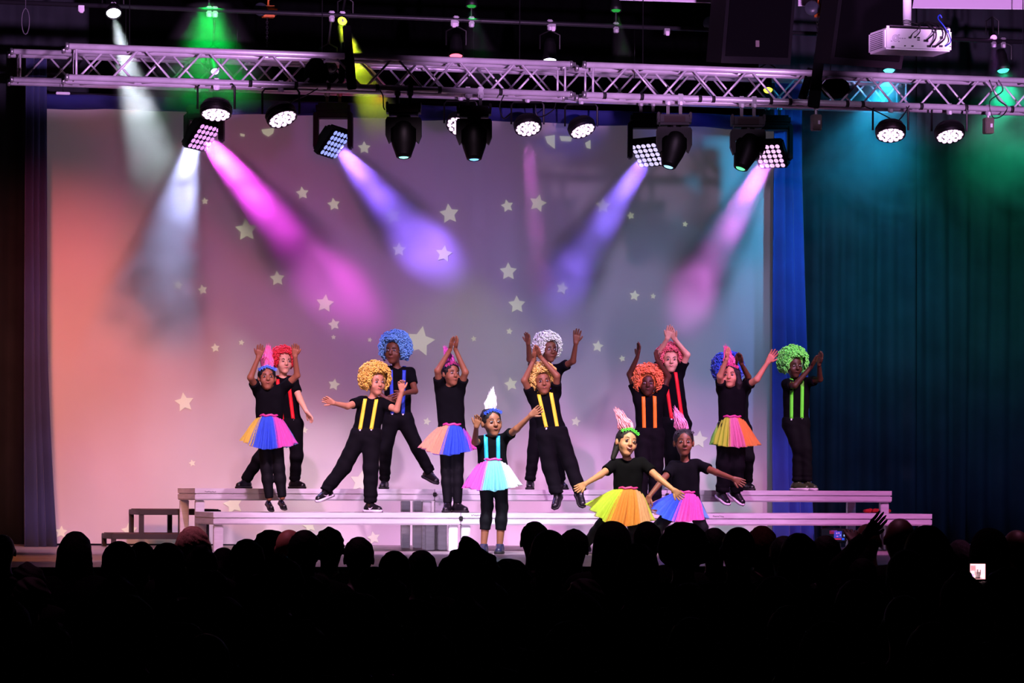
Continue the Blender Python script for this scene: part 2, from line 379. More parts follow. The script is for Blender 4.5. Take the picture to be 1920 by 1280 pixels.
# scribbled pen marks on deck edges (illegible)
for (u, v, Y, dn) in ((385, 919, 0, 'stage_deck'), (1338, 965, -1.0, 'stage_deck.005'), (885, 963, -1.0, 'stage_deck.003')):
    m = MB(); c = atY(u, v, Y); r = random.Random(u); x = 0
    for k in range(7):
        m.box((c.x + k * .014, Y - .002, c.z - .01 + r.uniform(-.003, .003)), (.011, .002, .003), Matrix.Rotation(r.uniform(-.9, .9), 3, 'Y'))
    dk = bpy.data.objects[dn]; o = m.build('pen_mark', scuff, dk); o.location = -dk.location
# black steps at the left, behind and beside the decks
steps_m = mat('black_step_frame', '#251c22', 0.55, 0, 0.2, 6)
tread_m = mat('step_tread', '#4a2c2c', 0.6, 0, 0.2, 8)
def steps(c, label, sc=1.0):
    t = thing('stage_steps', label, 'steps', c)
    def tread(x0, x1, z, nm='tread'):
        MB().box(((x0 + x1) / 2, 0, z - .022), (x1 - x0, .72, .045), bev=.004).build('tread_frame', steps_m, t)
        MB().box(((x0 + x1) / 2, 0, z + .003), (x1 - x0 - .04, .68, .008)).build('tread', tread_m, t)
    tread(-.62, .10, .115); tread(-.38, .33, .325)
    for x in (-.60, .08):
        for y in (-.33, .33): MB().box((x, y, .046), (.04, .04, .092)).build('leg', steps_m, t)
    for x in (-.36, -.02, .31):
        for y in (-.33, .33): MB().box((x, y, .21 if x < .2 else .14), (.04, .04, .19 if x < .2 else .28)).build('leg', steps_m, t)
    return t
ps = atY(337, 1010, 1.35); steps((ps.x, 1.5, 0), 'black two-tread metal steps at the left end of the decks')
ps = atY(1640, 1000, 1.5)
t = thing('stage_steps', 'low dark metal step behind the right end of the lower decks', 'steps', (ps.x, 1.6, 0))
MB().box((0, 0, .285), (.80, .6, .035), bev=.004).build('tread_frame', alu, t)
for x in (-.37, .37):
    for y in (-.27, .27): MB().box((x, y, .134), (.04, .04, .268)).build('leg', steps_m, t)
rc = mat('red_cloth', '#d01818', 0.8, 0, 0.2, 20)
m = MB(); r = random.Random(3)
for k in range(7): m.box((ps.x - .12 + .035 * k, 1.4 + r.uniform(-.03, .03), .325 + r.uniform(0, .01)), (.05, .06, .03), Matrix.Rotation(r.uniform(-.6, .6), 3, 'Y'), bev=.01)
m.build('cloth', rc, label='crumpled red cloth lying on the low step behind the right decks', cat='cloth')

# ---------------------------------------------------------------- trusses
def cyl_mesh(L, r, n=10): return MB().tube([(0, 0, 0), (L, 0, 0)], r, n).me('tube', smooth=True)
def place_bar(name, me, a, b, m, parent):
    a, b = Vector(a), Vector(b); d = b - a
    o = link(name, me, m, parent); o.location = a
    q = Vector((1, 0, 0)).rotation_difference(d.normalized()); o.rotation_mode = 'QUATERNION'; o.rotation_quaternion = q
    return o
def truss(name_label, a, b, S=0.24, per=0.5, ends=(1, 1), phase=0.25, group=None):
    """square truss; a,b = centre of the front top chord at both ends"""
    a, b = Vector(a), Vector(b); t = thing('lighting_truss', name_label, 'truss', a, group=group)
    d = (b - a); L = d.length; d.normalize(); yb = Vector((0, 1, 0)); yb = (yb - d * yb.dot(d)).normalized(); zb_ = Vector((0, 0, 1)); zb_ = (zb_ - d * zb_.dot(d)).normalized()
    cm = cyl_mesh(L, .0245, 12)
    cor = [Vector((0, 0, 0)), yb * S, -zb_ * S, yb * S - zb_ * S]
    for c in cor: place_bar('chord', cm, c, c + d * L, truss_alu, t)
    off = 0.03
    faces = [(cor[2], cor[0], phase), (cor[3], cor[1], phase - .25), (cor[0], cor[1], phase), (cor[2], cor[3], phase)]
    half = per / 2; bm_ = cyl_mesh(math.hypot(half - .03, S), .009, 7)
    n = int((L - .1) / half)
    for (p, q, ph) in faces:
        x = .06 + (ph % per)
        k = 0
        while x + half < L - .04:
            if k % 2 == 0: place_bar('brace', bm_, p + d * (x + .015), q + d * (x + half - .015), truss_alu, t)
            else: place_bar('brace', bm_, q + d * (x + .015), p + d * (x + half - .015), truss_alu, t)
            x += half; k += 1
    vm = cyl_mesh(S, .009, 7)
    for e, x in ((ends[0], .055), (ends[1], L - .055)):
        if e:
            for (p, q) in ((cor[0], cor[2]), (cor[1], cor[3]), (cor[0], cor[1]), (cor[2], cor[3])): place_bar('brace', vm, p + d * x, q + d * x, truss_alu, t)
    for xx in (L * .12, L * .5, L * .9):
        c = cor[0] + d * xx + yb * S * .5; MB().tube([c, Vector((c.x, c.y, 6.7 - a.z))], .004, 5).build('suspension_cable', black_metal, t)
        MB().tube([c - yb * S * .55, c + yb * S * .55], .012, 6).build('spreader', black_metal, t)
    kn = MB().lathe([(.0, 0), (.03, 0), (.03, .02), (.018, .03), (.018, .05), (0, .05)], 10, Matrix.Rotation(math.pi / 2, 3, 'Y')).me('coupler', True)
    for c in cor:
        o = link('coupler', kn, steel, t); o.location = c + d * (L - .02)
        o = link('coupler', kn, steel, t); o.location = c - d * .03
    return t, d, L
YF, YR = -2.0, 1.2
FA = atY(130, 86.5, YF); FB = atY(1920, 151, YF); FD = (FB - FA).normalized()
tf1, _, _ = truss('front lighting truss, left section from the left end to the joint above centre stage', FA, FA + FD * 4.0, group='aluminium lighting trusses')
truss('front lighting truss, right section running out of the frame at the right', FA + FD * 4.12, FA + FD * 8.3, phase=0.05, group='aluminium lighting trusses')
RA = atY(26, 96.5, YR); RB = atY(1709, 153, YR); RD = (RB - RA).normalized(); RLEN = (RB - RA).length
truss('rear lighting truss, hung behind the front truss and closer to the screen', RA, RB, group='aluminium lighting trusses')
def fpos(u, rear=False):        # bottom chord position (centre) under pixel column u
    A, D, Y = (RA, RD, YR) if rear else (FA, FD, YF)
    x = atY(u, 160, Y).x; k = (x - A.x) / D.x
    return A + D * k - Vector((0, 0, .24))
# black tape wraps round the bottom chords
tape = mat('black_tape', '#070708', 0.7)
tm = MB().lathe([(.0, -.014), (.0285, -.014), (.0285, .014), (0, .014)], 12, Matrix.Rotation(math.pi / 2, 3, 'Y')).me('tape', True)
tr_front, tr_front2, tr_rear = bpy.data.objects['lighting_truss'], bpy.data.objects['lighting_truss.001'], bpy.data.objects['lighting_truss.002']
for u in (469, 555, 616, 707, 824, 938, 1133, 1203, 1312, 1337, 1445, 1481, 1588, 1617, 1727, 1811, 1897):
    p = fpos(u); par = tr_front if u < 1075 else tr_front2
    o = link('tape_band', tm, tape, par); o.location = p - par.location
for u in (446, 583, 664, 791, 822, 853, 941, 975, 1005, 1056, 1080, 1108, 1130, 1182, 1487, 1512, 1562, 1610, 1635):
    p = fpos(u, True); o = link('tape_band', tm, tape, tr_rear); o.location = p - tr_rear.location
# ---------------------------------------------------------------- stage lamps
def cv(x, y, z): return (CR0 * x + CF * y + Z3 * z)          # camera-aligned direction -> world
def basis(n, up=None):
    n = n.normalized(); a = (up or CR0); a = (a - n * a.dot(n)).normalized(); b = n.cross(a)
    return Matrix((a, b, n)).transposed()                     # local z = n
def clamp_meshes():
    m = MB().box((0, 0, -.030), (.045, .035, .06), bev=.006)
    m.box((0, 0, .0), (.05, .03, .066), bev=.012)
    return m.me('clamp'), MB().box((0, -.022, -.045), (.022, .012, .03), bev=.003).me('plate')
CLM, PLM = clamp_meshes()
dome_m = MB().lathe([(0, 0), (.021, 0), (.0205, .006), (.015, .012), (.007, .0155), (0, .016)], 10).me('lens', True)
def hang_clamp(t, p, m=steel, pm=white_metal, s=1.0):
    o = link('clamp', CLM, m, t); o.location = p - t.location; o.scale = (s, s, s)
    q = link('bolt_plate', PLM, pm, o)
    return o

def par_can(u, v, n, color, label, rear=False, r=.122, es=9.0, light=None, hook=True, Y=None, col_name=None, zchord=None, group='LED par cans hanging from the trusses'):
    Yp = (YR if rear else YF) + .0 if Y is None else Y
    p = atY(u, v, Yp); n = cv(*n).normalized()
    t = thing('par_can', label, 'stage light', p, group=group)
    B = basis(n)
    # body: finned drum with rounded back, lens recess at +n side
    prof = [(0, -.105), (r * .55, -.102), (r * .85, -.085), (r * .97, -.06), (r, -.03), (r, .012), (r * .93, .018), (r * .90, .008), (0, .006)]
    MB().lathe([(a, z) for a, z in prof], 24, B).build('housing', black_metal, t, smooth=True)
    for k in range(3):
        MB().lathe([(r * 1.0, -.05 + k * .016), (r * 1.035, -.048 + k * .016), (r * 1.035, -.042 + k * .016), (r * 1.0, -.04 + k * .016)], 24, B).build('cooling_fin', black_metal, t)
    g = glow('lens_glow_' + (col_name or 'pink'), color, es)
    L = [(0, 0)] + [(.36 * r, k * math.pi / 3) for k in range(6)] + [(.72 * r, k * math.pi / 6 + .1) for k in range(12)]
    sc = r / .122
    for (rr, a) in L:
        o = link('lens', with_mat(dome_m, g), None, t); o.location = B @ Vector((rr * math.cos(a), rr * math.sin(a), .008)); o.rotation_mode = 'QUATERNION'; o.rotation_quaternion = B.to_quaternion(); o.scale = (sc, sc, sc)
    # yoke: flat bar in the plane of the tilt axis
    hx = CR0.copy() if abs(n.dot(CR0)) < .5 else (CR0 - n * n.dot(CR0)).normalized()
    c0 = -n * .035
    top = Vector((0, 0, r + .085))
    w_ = r + .022
    pts = [c0 + hx * w_, c0 + hx * w_ + Z3 * (r + .05), c0 + hx * (w_ - .02) + Z3 * (r + .075), c0 - hx * (w_ - .02) + Z3 * (r + .075), c0 - hx * w_ + Z3 * (r + .05), c0 - hx * w_]
    MB().tube(pts, .009, 6).build('yoke', black_metal, t)
    for s in (-1, 1):
        MB().lathe([(0, 0), (.022, 0), (.025, .012), (.018, .026), (0, .028)], 10, basis(hx * s), c0 + hx * s * w_).build('tilt_knob', black_metal, t, smooth=True)
    if hook:
        zc = (fpos(u, rear).z if zchord is None else zchord)
        q = p + c0 + Z3 * (r + .075)
        MB().tube([c0 + Z3 * (r + .075), Vector((c0.x, c0.y, zc - p.z - .03))], .012, 6).build('hanger_rod', black_metal, t)
        hang_clamp(t, Vector((q.x, q.y, zc - .0)))
    if light:
        colr, pw, deg = light
        spot('par_can_light', p + n * .03, p + n * 3, colr, pw, deg, .6, r * .6)
    return t, p, n

def spot_head(u, v, lens_uv, lens_col, cname, label, body_tint='#040304'):
    """moving profile spot: box base with two clamps, yoke arms, tapered head pointing down; (u,v) = centre of the base"""
    p = atY(u, v, YF); t = thing('moving_head_spot', label, 'stage light', p, group='moving head spotlights on the front truss')
    R3 = Matrix.Rotation(-AY, 3, 'Z')
    bm_ = mat('spot_housing', body_tint, 0.5, 0, .1, 8, spec=.18)
    MB().box((0, 0, .0), (.27, .22, .085), R3, bev=.02).build('base', bm_, t)
    MB().box(R3 @ Vector((0, -.112, 0)), (.17, .006, .05), R3, bev=.002).build('control_panel', mat('control_panel', '#1c0c08', .5, spec=.1), t)
    for s in (-1, 1):
        MB().box(R3 @ Vector((s * .128, -.02, .03)), (.02, .16, .06), R3, bev=.006).build('base_handle', bm_, t)
        zc = fpos(u).z
        pc = p + R3 @ Vector((s * .05, 0, 0)); hang_clamp(t, Vector((pc.x, pc.y, zc)))
        MB().box(R3 @ Vector((s * .05, 0, (zc - p.z) / 2 - .0)), (.026, .03, max(.02, zc - p.z - .02)), R3).build('clamp_stem', black_metal, t)
    MB().lathe([(0, -.06), (.055, -.06), (.055, -.04), (0, -.04)], 16).build('pan_bearing', bm_, t)
    # yoke
    outer = [(-.13, -.058), (.13, -.058), (.142, -.08), (.142, -.20), (.118, -.26), (.100, -.245), (.100, -.15), (.07, -.125), (-.07, -.125), (-.100, -.15), (-.100, -.245), (-.118, -.26), (-.142, -.20), (-.142, -.08)]
    MB().prism(outer, -.06, .06, M=R3).build('yoke', bm_, t)
    lp = atY(lens_uv[0], lens_uv[1], YF - .03) - p
    piv = Vector((0, 0, -.20)); n = (lp - piv).normalized(); B = basis(n); Ln = (lp - piv).length
    prof = [(0, -.12), (.07, -.115), (.096, -.08), (.104, -.02), (.102, .03), (.090, .45 * Ln), (.068, .8 * Ln), (.058, Ln - .006), (.046, Ln), (.043, Ln - .01), (0, Ln - .012)]
    MB().lathe(prof, 20, B, piv).build('head', bm_, t, smooth=True)
    MB().lathe([(0, 0), (.041, 0), (.036, .008), (.02, .013), (0, .014)], 16, B, piv + n * (Ln - .012)).build('lens', glow('spot_lens_' + cname, lens_col, 2.2), t, smooth=True)
    MB().lathe([(.056, Ln * .80), (.067, Ln * .82), (.065, Ln * .86), (.056, Ln * .88)], 20, B, piv).build('focus_ring', bm_, t)
    MB().box(R3 @ Vector((0, -.064, -.125)), (.018, .004, .016), R3).build('status_light', glow('status_white', '#f0d8ff', 1.5), t)
    return t, p, n

SRC = {}
def matrix_head(ub, vb, uc, vc, r, c, color, cname, label):
    """moving LED panel on the rear truss"""
    p = atY(ub, vb, YR); t = thing('led_panel_light', label, 'stage light', p, group='moving LED panels on the rear truss')
    R3 = Matrix.Rotation(-AY, 3, 'Z'); bm_ = mat('panel_housing', '#040406', 0.55, 0, .1, 8, spec=.15)
    MB().box((0, 0, 0), (.30, .24, .08), R3, bev=.02).build('base', bm_, t)
    for s in (-1, 1):
        zc = fpos(ub, True).z; pc = p + R3 @ Vector((s * .055, 0, 0)); hang_clamp(t, Vector((pc.x, pc.y, zc)))
        MB().box(R3 @ Vector((s * .055, 0, (zc - p.z) / 2)), (.026, .03, max(.02, zc - p.z - .02)), R3).build('clamp_stem', black_metal, t)
    pc = atY(uc, vc, YR - .05) - p
    er = cv(*r).normalized(); ec = cv(*c); ec = (ec - er * ec.dot(er)).normalized(); n = er.cross(ec)
    if n.dot(CF) > 0: n = -n
    B = Matrix((er, ec, n)).transposed()
    piv = pc - n * .08
    # yoke: two curved arms either side of the tilt axis
    hx = R3 @ Vector((1, 0, 0)); 
    w_ = .15
    hz = piv.z
    MB().box(Vector((0, 0, -.06)), (2 * w_ + .03, .17, .06), R3, bev=.028).build('yoke_bridge', bm_, t)
    for s in (-1, 1):
        MB().box(R3 @ Vector((s * w_, 0, (hz - .02) / 2 - .05)), (.045, .19, -hz + .04), R3, bev=.02).build('yoke_arm', bm_, t)
    a = .145
    poly = []
    M4 = MB().box((0, 0, -.045), (2 * a, 2 * a, .09), bev=.02)
    M4.box((0, 0, -.10), (1.5 * a, 1.5 * a, .08), bev=.03)
    vs = [B @ Vector(v) + pc for v in M4.v]; M4.v = [tuple(v) for v in vs]
    M4.build('head', bm_, t)
    g = glow('panel_glow_' + cname, color, 1.25)
    for i in range(5):
        for j in range(5):
            o = link('lens', with_mat(dome_m, g), None, t); o.location = pc + B @ Vector(((i - 2) * .051, (j - 2) * .051, .001)); o.rotation_mode = 'QUATERNION'; o.rotation_quaternion = B.to_quaternion(); o.scale = (1.05, 1.05, 1.05)
    src = p + pc + n * .05; SRC[cname] = src
    return t, src, n

matrix_head(383, 207, 383, 258, (26, 34, -3), (-23, 14.7, -33), '#f0a0ff', 'magenta', 'moving LED panel lit magenta, leftmost under the truss, tilted down to the right')
matrix_head(625, 203, 629, 271, (22, 36.7, -4), (-24, 10.7, -34), '#98a4ff', 'blue', 'moving LED panel lit blue-violet, second from the left under the truss')
matrix_head(1213, 222, 1214, 291, (35.4, -20.6, 1.8), (15.2, 23.5, -30), '#d4c8ff', 'violet', 'moving LED panel lit pale violet, behind the hanging spot right of centre')
matrix_head(1450, 226, 1443, 293, (36.8, -18.5, 0), (11.9, 23.7, -31.5), '#ffc0ff', 'pink', 'moving LED panel lit pink, rightmost, beside the blue curtain')

spot_head(757, 207, (757, 296), '#8fe8d8', 'mint', 'black moving spot with a reddish sheen and mint lens, leftmost spot on the front truss')
spot_head(889, 210, (889, 300), '#6fb8ff', 'blue', 'black moving spot with a blue lens, left of centre, hiding a lit par can')
spot_head(1264, 226, (1253, 314), '#8fd0ff', 'lightblue', 'black moving spot with pale blue lens overlapping the violet LED panel')
spot_head(1402, 230, (1388, 317), '#58e890', 'green', 'black moving spot with green lens tilted left, beside the pink LED panel')

par_can(405, 212, (0, -.35, -.94), '#ffd4ff', 'round LED par can overlapping the magenta LED panel at the left', es=1.7)
par_can(529, 221, (.34, -.4, -.85), '#ffd4ff', 'round LED par can tilted right, between the two left LED panels', es=1.7)
par_can(861, 236, (-.3, -.6, -.7), '#ffc8ff', 'round LED par can half hidden behind a hanging spot, left of centre', rear=True, es=1.7)
par_can(990, 239, (.13, -.5, -.86), '#ffc8f4', 'round LED par can on a U-bracket at the centre of the trusses', rear=True, es=1.7)
par_can(1092, 243, (.32, -.4, -.85), '#ffc8f4', 'round LED par can tilted right, just right of centre', rear=True, es=1.7)
par_can(1670, 251, (0, -.42, -.9), '#ffd0ff', 'left one of the two round LED par cans over the dark drapes at the right', es=1.7)
par_can(1781, 253, (.1, -.42, -.9), '#ffd0ff', 'right one of the two round LED par cans over the dark drapes at the right', es=1.7)

# upper pipe with its lamps
YP = 0.2
pa, pb = atY(-60, 1, YP), atY(2000, 82, YP); PD = (pb - pa).normalized()
dark_pipe = mat('painted_pipe', '#242428', 0.45, 0.3, 0.1, 10)
MB().tube([pa, pb], .02, 10).build('lighting_pipe', dark_pipe, smooth=True, label='long thin steel lighting pipe running above both trusses', cat='pipe')
def pz(u): 
    x = atY(u, 40, YP).x; return pa + PD * ((x - pa.x) / PD.x)
def pipe_lamp(u, v, n, color, cname, label, r=.07, es=12, light=None, uc=None):
    """small can lamp whose clamp grips the upper pipe"""
    p = atY(u, v, YP); t = thing('stage_lamp', label, 'stage light', p, group='lamps hung from the upper pipe')
    n = cv(*n).normalized(); B = basis(n); SRC[u] = p + n * .05
    MB().lathe([(0, -.20), (r * .6, -.19), (r * .8, -.14), (r * .85, -.06), (r, -.02), (r, .01), (r * .9, .012), (r * .86, .0), (0, -.002)], 20, B).build('housing', black_metal, t, smooth=True)
    MB().lathe([(0, 0), (r * .84, 0), (r * .7, .012), (r * .35, .02), (0, .022)], 20, B).build('lens', glow('lamp_' + cname, color, es), t, smooth=True)
    q = pz(u) - p
    MB().tube([-n * .1 + CR0 * (r + .02), -n * .1 + CR0 * (r + .02) + Z3 * .12, -n * .1 + Z3 * .16, -n * .1 - CR0 * (r + .02) + Z3 * .12, -n * .1 - CR0 * (r + .02)], .007, 6).build('yoke', black_metal, t)
    if q.z > .17: MB().tube([-n * .1 + Z3 * .155, q], .01, 6).build('hanger_rod', black_metal, t)
    elif v > 30 or True: MB().tube([-n * .1 + Z3 * .155, q + Z3 * .01], .01, 6).build('hanger_rod', black_metal, t)
    hang_clamp(t, p + q)
    if light:
        colr, pw, deg, tgt = light; spot('pipe_lamp_light', p + n * .04, tgt, colr, pw, deg, .5, .03)
    return t, p
pipe_lamp(213, 24, (.12, -.6, -.8), '#e8f4ff', 'white', 'lit white stage lamp at the upper left, sending a pale beam down', es=14)
pipe_lamp(642, 39, (-.2, -.8, -.5), '#e8ff20', 'yellow', 'small lit yellow stage lamp above the left half of the truss', r=.045, es=14)
pipe_lamp(855, 104, (.0, -.35, -.94), '#ff5068', 'red', 'red-glowing stage lamp peeking over the top of the truss', r=.065, es=4.5)
pipe_lamp(1031, 112, (.0, -.3, -.95), '#dce0ff', 'coolwhite', 'white-glowing stage lamp peeking over the truss near the centre', r=.065, es=10)
pipe_lamp(1440, 168, (.0, -.6, -.8), '#d8f020', 'lime', 'lime-yellow stage lamp shining through the truss lattice right of centre', r=.045, es=12)
pipe_lamp(1667, 131, (.0, -.35, -.94), '#60e8ff', 'cyan', 'cyan stage lamp above the truss, below the white projector', r=.06, es=2.5)
pipe_lamp(1881, 131, (.1, -.3, -.95), '#50ffd0', 'aqua', 'aqua-green stage lamp above the truss at the far right', r=.065, es=2.0)
pipe_lamp(1863, 71, (.0, -.9, -.4), '#f080ff', 'violet', 'small round violet stage lamp near the upper right corner', r=.035, es=2.5)
pipe_lamp(622, 128, (.3, -.7, -.6), '#c8d8ff', 'blank', 'unlit black stage lamp behind the truss beside the black strap', r=.05, es=0.0)
pipe_lamp(403, 133, (.2, -.7, -.7), '#b8d0ff', 'paleblue', 'pale blue stage lamp shining through the truss lattice at the left', r=.04, es=8)
for (u, v, nm) in ((392, -6, 'upper left'), (884, 10, 'top centre'), (1155, 18, 'top right of centre')):
    pipe_lamp(u, v, (.0, -.25, -.97), '#30ff60', 'green', 'dim green stage lamp at the ' + nm + ' edge of the picture', r=.05, es=.35)
clip_m = mat('clamp_tag', '#e8d8e4', .5)
for (u, lab) in ((152, 'left end'), (850, 'red lamp'), (1036, 'white lamp'), (1250, 'right centre')):
    p = pz(u); MB().box((0, 0, 0), (.05, .05, .06), bev=.006).box((0, -.03, -.02), (.03, .014, .04), mi=1, bev=.003).build('pipe_clamp', [steel, clip_m], loc=p + Vector((0, -.0, -.03)), label='pale metal clamp on the upper pipe by the ' + lab, cat='clamp', group='clamps on the upper pipe')
for u, lab, L in ((83, 'far left', .0), (445, 'left', .35), (370, 'left', .0), (1190, 'centre', .45), (1308, 'right', .0)):
    if L:
        p = pz(u); tube_obj('drop_cable', [p, p - Z3 * L], .004, black_plastic, label='thin cable hanging down from the upper pipe, ' + lab, cat='cable')
# looped cable at far left
p = atY(48, 40, YF); m = MB().tube([p + cv(.03 * math.sin(a * 2 * math.pi / 14) * 1.0, 0, .0) + Z3 * (-.10 * math.cos(a * 2 * math.pi / 14)) for a in range(15)], .004, 6, cap=False)
m.tube([p + Z3 * .10, Vector((p.x, p.y, 6.7))], .003, 5); m.build('cable_loop', mat('grey_cable', '#44424a', .6), smooth=True, label='narrow loop of grey cable hanging above the left end of the trusses', cat='cable')

# chain hoists
orange = mat('hoist_orange', '#d87020', .5, 0, .2, 12)
def hoist(u, v, Y, label, s=1.0):
    p = atY(u, v, Y); t = thing('chain_hoist', label, 'hoist', p, group='orange chain hoists')
    MB().box((0, 0, 0), (.15 * s, .13, .10), bev=.03).build('housing', orange, t)
    MB().lathe([(0, -.03), (.055, -.03), (.06, 0), (.055, .03), (0, .03)], 16, basis(cv(-.2, -1, -.1)), cv(-.06, -.08, .01)).build('motor_cover', mat('hoist_cover', '#30343c', .4), t, smooth=True)
    MB().lathe([(0, -.03), (.05, -.03), (.055, 0), (.05, .03), (0, .03)], 16, basis(CR0), CR0 * .08).build('gear_cover', orange, t, smooth=True)
    hk = [Vector((0, 0, .05)), Vector((0, 0, .10)), cv(.03, 0, .12), cv(.035, 0, .15), cv(0, 0, .175), cv(-.03, 0, .15), cv(-.028, 0, .13)]
    MB().tube(hk, .009, 8).build('hook', orange, t, smooth=True)
    z = -.05; k = 0; lk = MB().tube([(.008 * math.cos(a * math.pi / 4), 0, .014 * math.sin(a * math.pi / 4)) for a in range(9)], .0028, 5, cap=False).me('link', True)
    end = (-.42 if Y < 0 else -.30)
    while z > end:
        o = link('chain_link', lk, steel if Y < 0 else dark_pipe, t); o.location = (-.01, 0, z); o.rotation_euler = (0, 0, math.pi / 2 * (k % 2)); z -= .022; k += 1
    MB().tube([(0, 0, .17), (0, 0, 6.7 - p.z)], .006, 6).build('suspension_cable', black_metal, t)
    return t
hoist(503, 22, YR, 'orange chain hoist above the left part of the rear truss')
hoist(1342, 48, YR, 'orange chain hoist left of the big black loudspeaker', .8)
hoist(1535, 20, YF, 'dark chain hoist between the two big loudspeakers', .6)
# black straps and wrapped bundles on the front truss
def strap(u0, v0, u1, v1, wd, label):
    p, q = atY(u0, v0, YF - .05), atY(u1, v1, YF - .05); d = q - p
    M = Matrix.Rotation(math.atan2(d.x, -d.z) * -1, 3, 'Y'); t = thing('lifting_strap', label, 'strap', p, group='black lifting straps round the front truss')
    for k, (a, b, w1) in enumerate(((0, .5, 1.0), (.48, 1.0, 1.15))):
        MB().box(d * ((a + b) / 2), (wd * w1, .03, d.length * (b - a)), M, bev=.008).build('webbing', strap_mat, t)
    MB().box(d * .5 + Vector((0, .25, 0)), (wd * .8, .02, d.length * .6), M @ Matrix.Rotation(.2, 3, 'Y'), bev=.006).build('webbing', strap_mat, t)
    return t
strap(650, 48, 660, 168, .065, 'wide black lifting strap over the truss beside the yellow lamp')
strap(1537, 100, 1525, 202, .085, 'wide black lifting strap over the truss under the gap between the loudspeakers')
def bundle(u, v, a, b, label):
    p = atY(u, v, YF + .05); bm = bmesh.new(); bmesh.ops.create_icosphere(bm, subdivisions=3, radius=1)
    for vv in bm.verts:
        k = 1 + .16 * noise.noise(vv.co * 2.2 + Vector((u, 0, 0))); vv.co = Vector((vv.co.x * a * k, vv.co.y * .1 * k, vv.co.z * b * k))
    me = bpy.data.meshes.new('b'); bm.to_mesh(me); bm.free()
    link('cloth_bundle', me, black_cloth, loc=p, label=label, cat='cloth bundle', group='black cloth-wrapped bundles in the front truss', smooth=True)
bundle(593, 136, .10, .11, 'black wrapped bundle inside the truss left of the black strap')
bundle(1567, 166, .12, .085, 'black wrapped bundle inside the truss right of the wide strap')
# cables slung under the trusses
def cable(pts, label, m=None, r=.005, Y=YF - .022):
    P = [atY(u, v, Y) for u, v in pts]; Q = []
    for i in range(len(P) - 1):
        p0 = P[max(i - 1, 0)]; p1 = P[i]; p2 = P[i + 1]; p3 = P[min(i + 2, len(P) - 1)]
        for k in range(5):
            t = k / 5; Q.append(.5 * ((2 * p1) + (p2 - p0) * t + (2 * p0 - 5 * p1 + 4 * p2 - p3) * t * t + (3 * p1 - p0 - 3 * p2 + p3) * t ** 3))
    Q.append(P[-1]); MB().tube(Q, r, 6).build('lamp_cable', m or black_plastic, smooth=True, label=label, cat='cable')
cable([(712, 168), (718, 180), (719, 200), (722, 206)], 'black cable dropping to the leftmost hanging spot')
cable([(596, 166), (575, 178), (548, 190), (540, 205)], 'black cable sagging to the tilted par can at the left')
cable([(945, 178), (937, 200), (944, 222), (958, 212)], 'thin looped cable hanging right of the second moving spot')
cable([(1004, 196), (1006, 215), (1018, 218), (1038, 205), (1042, 192)], 'drooping cable loop between the two centre par cans', Y=YR - .05)
cable([(1620, 199), (1650, 212), (1680, 228), (1690, 235)], 'black cable running down to the left par can over the dark drapes')
cable([(1705, 198), (1692, 218), (1676, 234)], 'short black cable crossing above the left par can over the dark drapes')
cable([(1855, 150), (1870, 185), (1888, 200), (1880, 216), (1862, 220), (1856, 190), (1880, 170), (1872, 150)], 'tangled black cable loop hanging at the far right of the truss')
# small dimmer boxes
def small_box(u, v, label):
    p = atY(u, v, YF); t = thing('control_box', label, 'electrical box', p, group='small boxes under the truss')
    MB().box((0, 0, 0), (.075, .08, .13), bev=.006).build('housing', mat('grey_box', '#5a5248', .5, .2, .2, 15), t)
    MB().box((.012, -.042, 0), (.018, .006, .03)).build('socket', white_metal, t)
    MB().tube([(0, 0, .06), (0, 0, fpos(u).z - p.z)], .014, 8).build('hanger_rod', steel, t); hang_clamp(t, Vector((p.x, p.y, fpos(u).z)))
small_box(1853, 236, 'small grey electrical box hanging from the truss at the far right')
small_box(1530, 230, 'small dark electrical box hanging from the truss beside the blue curtain')
# power strip above the screen's left corner
p = atY(118, 175, YR); MB().box((0, 0, 0), (.12, .03, .022), bev=.004).build('hanging_bar', white_metal, loc=p, label='small pale bar hanging under the left end of the rear truss', cat='bar')
tube_obj('drop_cable', [p, p + Z3 * .12], .003, black_plastic, label='short thin wire holding the small pale bar', cat='cable')

# ---------------------------------------------------------------- loudspeakers, projector and upper screens
spk_m = mat('speaker_cabinet', '#09070b', .8, 0, .15, 20, .1, 200, spec=.08)
gr_m = mat('speaker_grille', '#040305', .9, 0, .2, 200, .2, 300, spec=.03)
def loudspeaker(pts, Y, label, dep=.55):
    """flown cabinet: front grille face given by four picture corners"""
    P = [atY(u, v, Y) for u, v in pts]; c = sum(P, Vector()) / 4; t = thing('loudspeaker', label, 'loudspeaker', c, group='big black loudspeakers over the stage')
    Q = [p - c for p in P]; B = [q * .92 + Vector((.02, dep, .03)) for q in Q]
    MB().add(Q + B, [(0, 1, 2, 3), (7, 6, 5, 4), (0, 4, 5, 1), (1, 5, 6, 2), (2, 6, 7, 3), (3, 7, 4, 0)]).build('cabinet', spk_m, t)
    G = [q * .9 + Vector((0, -.012, 0)) for q in Q]; G2 = [q * .9 + Vector((0, .01, 0)) for q in Q]
    MB().add(G + G2, [(0, 1, 2, 3), (7, 6, 5, 4), (0, 4, 5, 1), (1, 5, 6, 2), (2, 6, 7, 3), (3, 7, 4, 0)]).build('grille', gr_m, t)
    MB().box(Q[2] * .2 + Q[1] * .2 + Vector((-.02, -.02, -.18)), (.03, .01, .05), bev=.003).build('badge', mat('badge', '#4a3c40', .4), t)
    for q in (Q[0] * .5, Q[3] * .5): MB().tube([q + Vector((0, .2, .1)), Vector((q.x, q.y + .2, 6.7 - c.z))], .008, 6).build('suspension_cable', black_metal, t)
